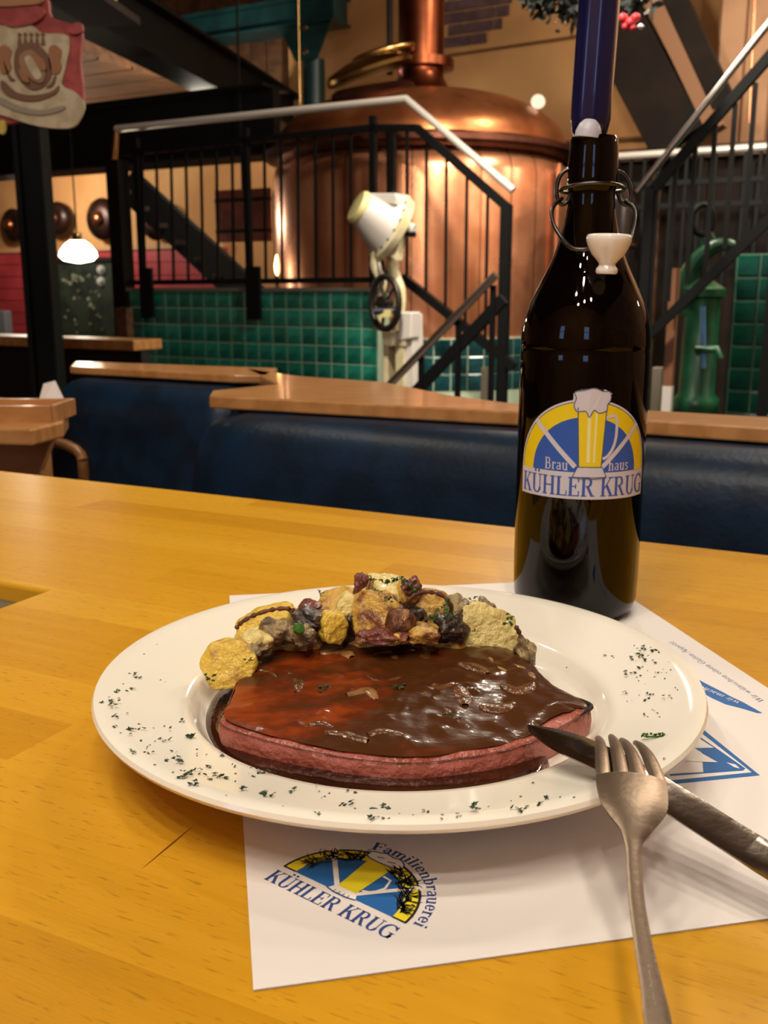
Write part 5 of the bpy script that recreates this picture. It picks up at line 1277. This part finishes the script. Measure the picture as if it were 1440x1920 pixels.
# ------------------------------------------------------------ knife and fork
def ribbon(spine, widths, thick, side, name, m, parent, crown=0., n=9):
    """a curved blade-like solid: spine points, half widths, thickness, side vectors"""
    P_ = [Vector(p) for p in spine]; cols = n; vs = []; fs = []
    N = len(P_)
    for i, p in enumerate(P_):
        d = (P_[min(i+1, N-1)]-P_[max(i-1, 0)]).normalized(); sd = Vector(side[i] if isinstance(side, list) else side); sd = (sd-d*sd.dot(d)).normalized(); nr = sd.cross(d)
        if nr.z < 0: nr = -nr
        w = widths[i]; t = thick[i] if isinstance(thick, list) else thick
        for k in range(cols):
            x = -1+2*k/(cols-1); vs.append(p+sd*x*w+nr*(t/2*(1-.6*abs(x)**3)-(crown[i] if isinstance(crown, list) else crown)*x*x*w))
        for k in range(cols):
            x = 1-2*k/(cols-1); vs.append(p+sd*x*w+nr*(-t/2*(1-.6*abs(x)**3)-(crown[i] if isinstance(crown, list) else crown)*x*x*w))
    M_ = 2*cols
    for i in range(N-1): fs += [(i*M_+k, i*M_+(k+1) % M_, (i+1)*M_+(k+1) % M_, (i+1)*M_+k) for k in range(M_)]
    fs += [tuple(range(M_))[::-1], tuple((N-1)*M_+k for k in range(M_))]
    return MB().add(vs, fs).build(name, m, parent, smooth=True, rec=True)
# knife: rests on the rim, handle runs down to the table outside the frame
kt = pz(991, 1362, PC.z+.0345); kr = pz(1185, 1452, PC.z+.0365)
kd = (kr-kt); kd.normalize(); kL = .215
# end of handle touches table
tend = (kt.z-(TZ+.004))/-kd.z if kd.z < -1e-4 else None
ke = pz(1440, 1612, PC.z+.0235)
knife = empty('table_knife', (kt+ke)/2, 'steel table knife lying across the plate rim under the fork', 'knife')
kd2 = (ke-kr).normalized(); khand = kr+kd2*.155
sp_ = catmull([tuple(kt), tuple(kt+(kr-kt)*.5+Vector((0, 0, .0008))), tuple(kr), tuple(kr+kd2*.05), tuple(kr+kd2*.1), tuple(khand)], 8, False)
sidev = Vector((0, 0, 1)).cross(kd).normalized()
tot = sum((Vector(b)-Vector(a)).length for a, b in zip(sp_, sp_[1:])); acc = 0; W_ = []; TT = []; spl = 0
for i, p in enumerate(sp_):
    if i: acc += (Vector(p)-Vector(sp_[i-1])).length
    if acc < .03: w = .0007+.0077*sin(min(1, acc/.030)*pi/2)**.75
    else: w = .0084
    if acc > .115: w = .0084-.001*min(1, (acc-.115)/.02)
    W_.append(w); TT.append(.0016 if acc < .105 else .0016+.0030*min(1, (acc-.105)/.02))
cut_i = next(i for i in range(len(sp_)) if TT[i] > .0018)
# tilt the blade a little so the upper face looks up and towards the viewer
tiltq = Matrix.Rotation(radians(6), 3, kd); sv = tiltq @ sidev
ribbon(sp_[:cut_i+1], W_[:cut_i+1], TT[:cut_i+1], sv, 'blade', BLD, knife)
ribbon(sp_[cut_i:], W_[cut_i:], TT[cut_i:], sv, 'handle', BLD, knife)

FY0 = pz(1185, 1452, PC.z+.044)
# fork: back upwards, tines curve down to the plate
hx = lambda x, y, dz: pz(x, y, TZ+dz)
neck = hx(1187, 1600, .0435); mid = hx(1200, 1470, .0490); rootp = hx(1187, 1440, .0485)
def fpl(px, py):                                       # point on the sloping plane of the handle
    d = ray(px, py); sl = .27; t = (TZ+.0432-sl*.300-EYE)/(d.z-sl*d.y); return Vector((d.x*t, d.y*t, EYE+d.z*t)), t/F
f_sp = []; hw = []
for px, py, w, z in ((1183, 1452, 64, .0490), (1185, 1470, 65, .0488), (1188, 1490, 63.5, .0483), (1190, 1507, 60, .0476), (1191, 1527, 49, .0465), (1191, 1553, 31, .0448)):
    p = hx(px, py, z); f_sp.append(p); hw.append(w*((p-Vector((0, 0, EYE))).dot(Vector((0, cos(PITCH), -sin(PITCH)))))/F)
for px, py, w in ((1188, 1575, 19), (1188, 1592, 15), (1188, 1610, 14), (1190, 1640, 14.5), (1195, 1700, 15), (1210, 1790, 18), (1225, 1865, 22), (1235, 1925, 26)):
    p, k = fpl(px, py); f_sp.append(p); hw.append(w*k)
dirn = (f_sp[-1]-f_sp[-2]).normalized(); endp = f_sp[-1]+dirn*((f_sp[-1].z-TZ-.005)/-dirn.z)
f_sp.append(f_sp[-1].lerp(endp, .5)); f_sp.append(endp); hw += [hw[-1]*1.05, hw[-1]*.9]
S_ = catmull([tuple(p)+(w,) for p, w in zip(f_sp, hw)], 7, False)
fork = empty('dinner_fork', f_sp[4], 'steel dinner fork, tines down, lying over the knife on the rim', 'fork')
fside = (hx(1250, 1452, .047)-hx(1118, 1448, .047)).normalized()
ribbon([s[:3] for s in S_], [s[3] for s in S_], .0020, fside, 'head_and_handle', CUT, fork, crown=[.14 if s[3] > .007 else .02+.12*max(0, (s[3]-.003)/.004) for s in S_[:45]]+[.02]*(len(S_)-45), n=13)
rootL = hx(1131, 1452, .0475); rootR = hx(1236, 1458, .0475)
tips = [(1122, 1384, .0400), (1146, 1381, .0405), (1166, 1388, .0405), (1192, 1393, .0400)]
rts = []
for i in range(4):
    x0 = 1131+i*35; rts.append((x0+.0, 1455+i*3))
for i in range(4):
    a = hx(rts[i][0], rts[i][1]+6, .0478-.0012*abs(i-1.5)); tpx, tpy, tz = tips[i]; e = hx(tpx, tpy, tz)
    m1 = a+(e-a)*.45+Vector((0, 0, .0032)); m0 = a+(e-a)*.15+Vector((0, 0, .0016)); m2_ = a+(e-a)*.78+Vector((0, 0, .0022))
    s_ = catmull([tuple(a), tuple(m0), tuple(m1), tuple(m2_), tuple(e)], 5, False)
    ws = [.0028-.0016*(k/(len(s_)-1))**2.2 for k in range(len(s_))]
    ribbon(s_, ws, .0022, fside, 'tine', CUT, fork, n=7)
# engraving-like worn marks on the handle
mk = MB(); random.seed(2)
for i in range(16):
    t = i/15; base = fpl(1216+10*t, 1815+70*t)[0]+Vector((0, 0, .0009)); d1 = Vector((random.uniform(-.6, .6), random.uniform(.2, 1), 0)).normalized()*.0006
    mk.tube([base-d1, base+d1], .00012, 4)
mk.build('stamp', mat('stamp_light', 'b8aea2', .4, .8), fork, kind='stuff')

# ------------------------------------------------------------ bottle
BC = Vector((.1365, .678, MZ+.0004))
bot = empty('swing_top_bottle', BC, 'tall dark brown swing-top beer bottle with a blue candle in its neck', 'bottle')
bp = [(0, .004), (.028, .003), (.033, 0), (.0375, .001), (.0415, .006), (.0432, .013), (.0436, .03), (.0436, .17), (.0434, .1815), (.0430, .1835), (.0434, .1855), (.0434, .190), (.0429, .197), (.0416, .2035), (.0397, .2095), (.0375, .2155), (.0346, .2215), (.0314, .228), (.0283, .234), (.0255, .240), (.0231, .246), (.0211, .2525), (.0193, .258), (.0178, .2642), (.0164, .271), (.0154, .278), (.0149, .284), (.0152, .2862), (.0163, .288), (.0165, .2935), (.0163, .3), (.0158, .312), (.0154, .3175), (.0146, .3195), (.0120, .3195), (.0105, .317), (.0102, .30), (.0102, .29), (.012, .27), (.018, .25), (.027, .225), (.037, .203), (.0400, .18), (.0402, .03), (.036, .012), (.02, .008), (0, .0085)]
MB().lathe(bp, BC, 96).build('glass_body', GLAZE, bot, smooth=True, merge=True)
# label
lR = .0438; th0 = -pi/2+radians(4.6)+atan2(BC.x, BC.y)*-1
th0 = atan2(-BC.y, -BC.x)+radians(4.6)
lin = Ink(lambda s, h_, lv: Vector((BC.x+(lR+.00007*lv)*cos(th0+s/lR), BC.y+(lR+.00007*lv)*sin(th0+s/lR), BC.z+h_)), 8)
RL = .0495; HC = .1065
def arch(r_, n=60, sx=1.): return [(r_*cos(pi-pi*i/n), HC+r_*.97*sin(pi*i/n)) for i in range(n+1)]
a = arch(RL); lin.strip([(x, .0885) for x, y in a], a, LBW, 0)
lin.poly([(.003-.0125+.0012*k, .152) for k in range(20)]+[(.003+.0125, .158), (.003+.008, .1605), (.003, .1615), (.003-.008, .1605), (.003-.0125, .158)], LBW, 0)
lin.strip(arch(.0375), arch(.0478), LBY, 1)
a = arch(.0375); lin.strip([(x, HC) for x, y in a], a, LBB, 1)
a = arch(.0482); b = arch(.0477); lin.strip(b, a, LBO, 2)
def pl(pts, w, m, lv): 
    P_ = []
    for (x0, y0), (x1, y1) in zip(pts, pts[1:]):
        P_ += [(x0+(x1-x0)*t/8, y0+(y1-y0)*t/8) for t in range(8)]
    P_.append(pts[-1]); lin.line(P_, w, m, lv)
pl([(-.0065, .110), (-.0355, .1395)], .0032, LBW, 3); pl([(.0110, .110), (.0375, .1375)], .0030, LBW, 3.1)
mx = .0030
nn = 10
lin.strip([(mx-.0072+.0144*k/nn, .110) for k in range(nn+1)], [(mx-.0092+.0184*k/nn, .149) for k in range(nn+1)], LBY, 4)
pl([(mx-.0072, .110), (mx-.0092, .149)], .0007, LBO, 5); pl([(mx+.0072, .110), (mx+.0092, .149)], .0007, LBO, 5)
for dx, w_ in ((-.0018, .0022), (.0028, .0014)): pl([(mx+dx*.8, .113), (mx+dx, .146)], w_, mat('label_pale_yellow', 'e8dc9a', .4), 5)
hd = [(mx+.0088, .1425), (mx+.0145, .1435), (mx+.0165, .141), (mx+.0168, .131), (mx+.0150, .123), (mx+.0115, .1175), (mx+.0080, .1155)]
lin.line(catmull(hd, 4, False), .0020, LBW, 4)
fo = [(mx-.0095, .1465), (mx-.0118, .150), (mx-.0105, .155), (mx-.0115, .159), (mx-.005, .1605), (mx+.001, .1615), (mx+.006, .1595), (mx+.011, .159), (mx+.0115, .154), (mx+.0095, .151), (mx+.009, .147), (mx+.004, .1455), (mx+.001, .1475), (mx-.002, .1425), (mx-.004, .1465)]
ff = catmull(fo, 3); lin.poly(ff, LBW, 6); lin.line(ff+[ff[0]], .0006, LBO, 7)
lin.strip([(mx-.0110+.0220*k/nn, .1035) for k in range(nn+1)], [(mx-.0080+.0160*k/nn, .110) for k in range(nn+1)], LBW, 6)
lin.line([(mx-.0110+.0220*k/nn, .1035-.0012*sin(pi*k/nn)) for k in range(nn+1)], .0007, LBO, 7); lin.line([(mx-.0080+.0160*k/nn, .110) for k in range(nn+1)], .0006, LBO, 7)
pl([(mx-.0110, .1035), (mx-.0080, .110)], .0006, LBO, 7); pl([(mx+.0110, .1035), (mx+.0080, .110)], .0006, LBO, 7)
t = 'KÜHLER KRUG'; w = twidth(t); text(lin, t, lambda x, y: (-.0475+x*.0955/w, .0905+y*.0128), LBT, 2, 1.0)
t = 'Brau'; w = twidth(t); text(lin, t, lambda x, y: (-.0275+x*.0165/w, .1075+y*.0078), LBW, 3, .9)
t = 'haus'; w = twidth(t); text(lin, t, lambda x, y: (.0150+x*.0160/w, .1075+y*.0078), LBW, 3, .9)
lab = empty('label', BC, 'arched blue, yellow and white beer label with a beer mug'); lab.parent = bot; lab.location = (0, 0, 0)
class _L: pass
lin.done(lab, {'label_white': 'white_print', 'label_yellow': 'yellow_print', 'label_blue': 'blue_print', 'label_outline': 'outline_print', 'label_text_blue': 'lettering'})
# wire bail, side loops and ring
yb = BC.y
def bw_(px, py, dy=0): return pY(px, py, yb+dy)
ringp = [BC+Vector((.0205*cos(t), .0185*sin(t), .2865-.0035*sin(t)*0+.003*abs(sin(t)) if sin(t) < 0 else .2865)) for t in [2*pi*i/36 for i in range(36)]]
sw = MB().tube(ringp, .0013, 8, closed=True); sw.build('neck_wire', WIRE, bot, smooth=True)
for s, pts in ((-1, [(1078, 322), (1064, 318), (1050, 330), (1044, 352), (1046, 375), (1054, 383), (1064, 378), (1070, 362)]), (1, [(1150, 322), (1166, 324), (1180, 345), (1183, 372), (1176, 384), (1164, 378), (1158, 358)])):
    MB().tube(catmull([tuple(bw_(x, y, 0)) for x, y in pts], 4, False), .0014, 8).build('side_loop', WIRE, bot, smooth=True)
bail = [(1054, 372), (1040, 384), (1034, 400), (1040, 425), (1056, 450), (1070, 464), (1088, 468), (1108, 466)]
D = [0, -.005, -.01, -.018, -.026, -.034, -.038, -.038]
bl = [tuple(bw_(x, y, d)) for (x, y), d in zip(bail, D)]
MB().tube(catmull(bl, 4, False), .0014, 8).build('wire_bail', WIRE, bot, smooth=True)
bail = [(1172, 376), (1186, 388), (1190, 405), (1186, 430), (1180, 450), (1172, 464)]
bl = [tuple(bw_(x, y, d)) for (x, y), d in zip(bail, (0, -.005, -.012, -.022, -.032, -.038))]
MB().tube(catmull(bl, 4, False), .0014, 8).build('wire_bail', WIRE, bot, smooth=True)
sc0 = bw_(1137, 514, -.040); k = (sc0-Vector((0, 0, EYE))).length/F
stp = [(0, 0), (17, 0), (19.5, 3), (19, 9), (15, 14), (14.5, 17), (20, 24), (29, 33), (36, 46), (39.5, 55), (40, 62), (38, 66), (34, 67), (30, 64), (0, 62)]
MB().lathe([(r_*k, z*k*1.02) for r_, z in stp], sc0, 40, axis=(.03, .0, 1)).build('porcelain_stopper', PORC, bot, smooth=True)
# candle
ca = BC+Vector((-.0035, 0, .3185)); cbt = bw_(1124, 0, 0)
cdir = (cbt-ca).normalized(); cr = .0125
cnd = empty('blue_candle', ca, 'tall dark blue candle stuck in the bottle mouth', 'candle')
pr_ = [(0, -.012), (.0085, -.012), (.0092, 0), (.0112, .004), (.0128, .012), (.0129, .06), (.0122, .24), (.0118, .27), (.006, .276), (0, .276)]
mb = MB(); q = Vector((0, 0, 1)).rotation_difference(cdir); nC = 48; vs = []
for r_, z in pr_:
    for kx in range(nC):
        a = 2*pi*kx/nC; rr = r_*(1+.018*cos(a*8)); vs.append(ca+q @ Vector((rr*cos(a), rr*sin(a), z)))
fs = [(i*nC+kx, i*nC+(kx+1) % nC, (i+1)*nC+(kx+1) % nC, (i+1)*nC+kx) for i in range(len(pr_)-1) for kx in range(nC)]
mb.add(vs, fs).build('wax_shaft', CANDLE, cnd, smooth=True, merge=True)
MB().tube([ca+cdir*.275, ca+cdir*.285], .0008, 6).build('wick', BLACK, cnd)
wxc = BC+Vector((-.0060, -.0090, .3190))
MB().lathe([(0, -.001), (.0085, -.001), (.0082, .003), (.0066, .007), (.004, .0098), (0, .0108)], wxc, 24, axis=(.12, -.05, 1)).build('white_wax', WAXW, cnd, smooth=True, label='white melted wax at the bottle mouth')
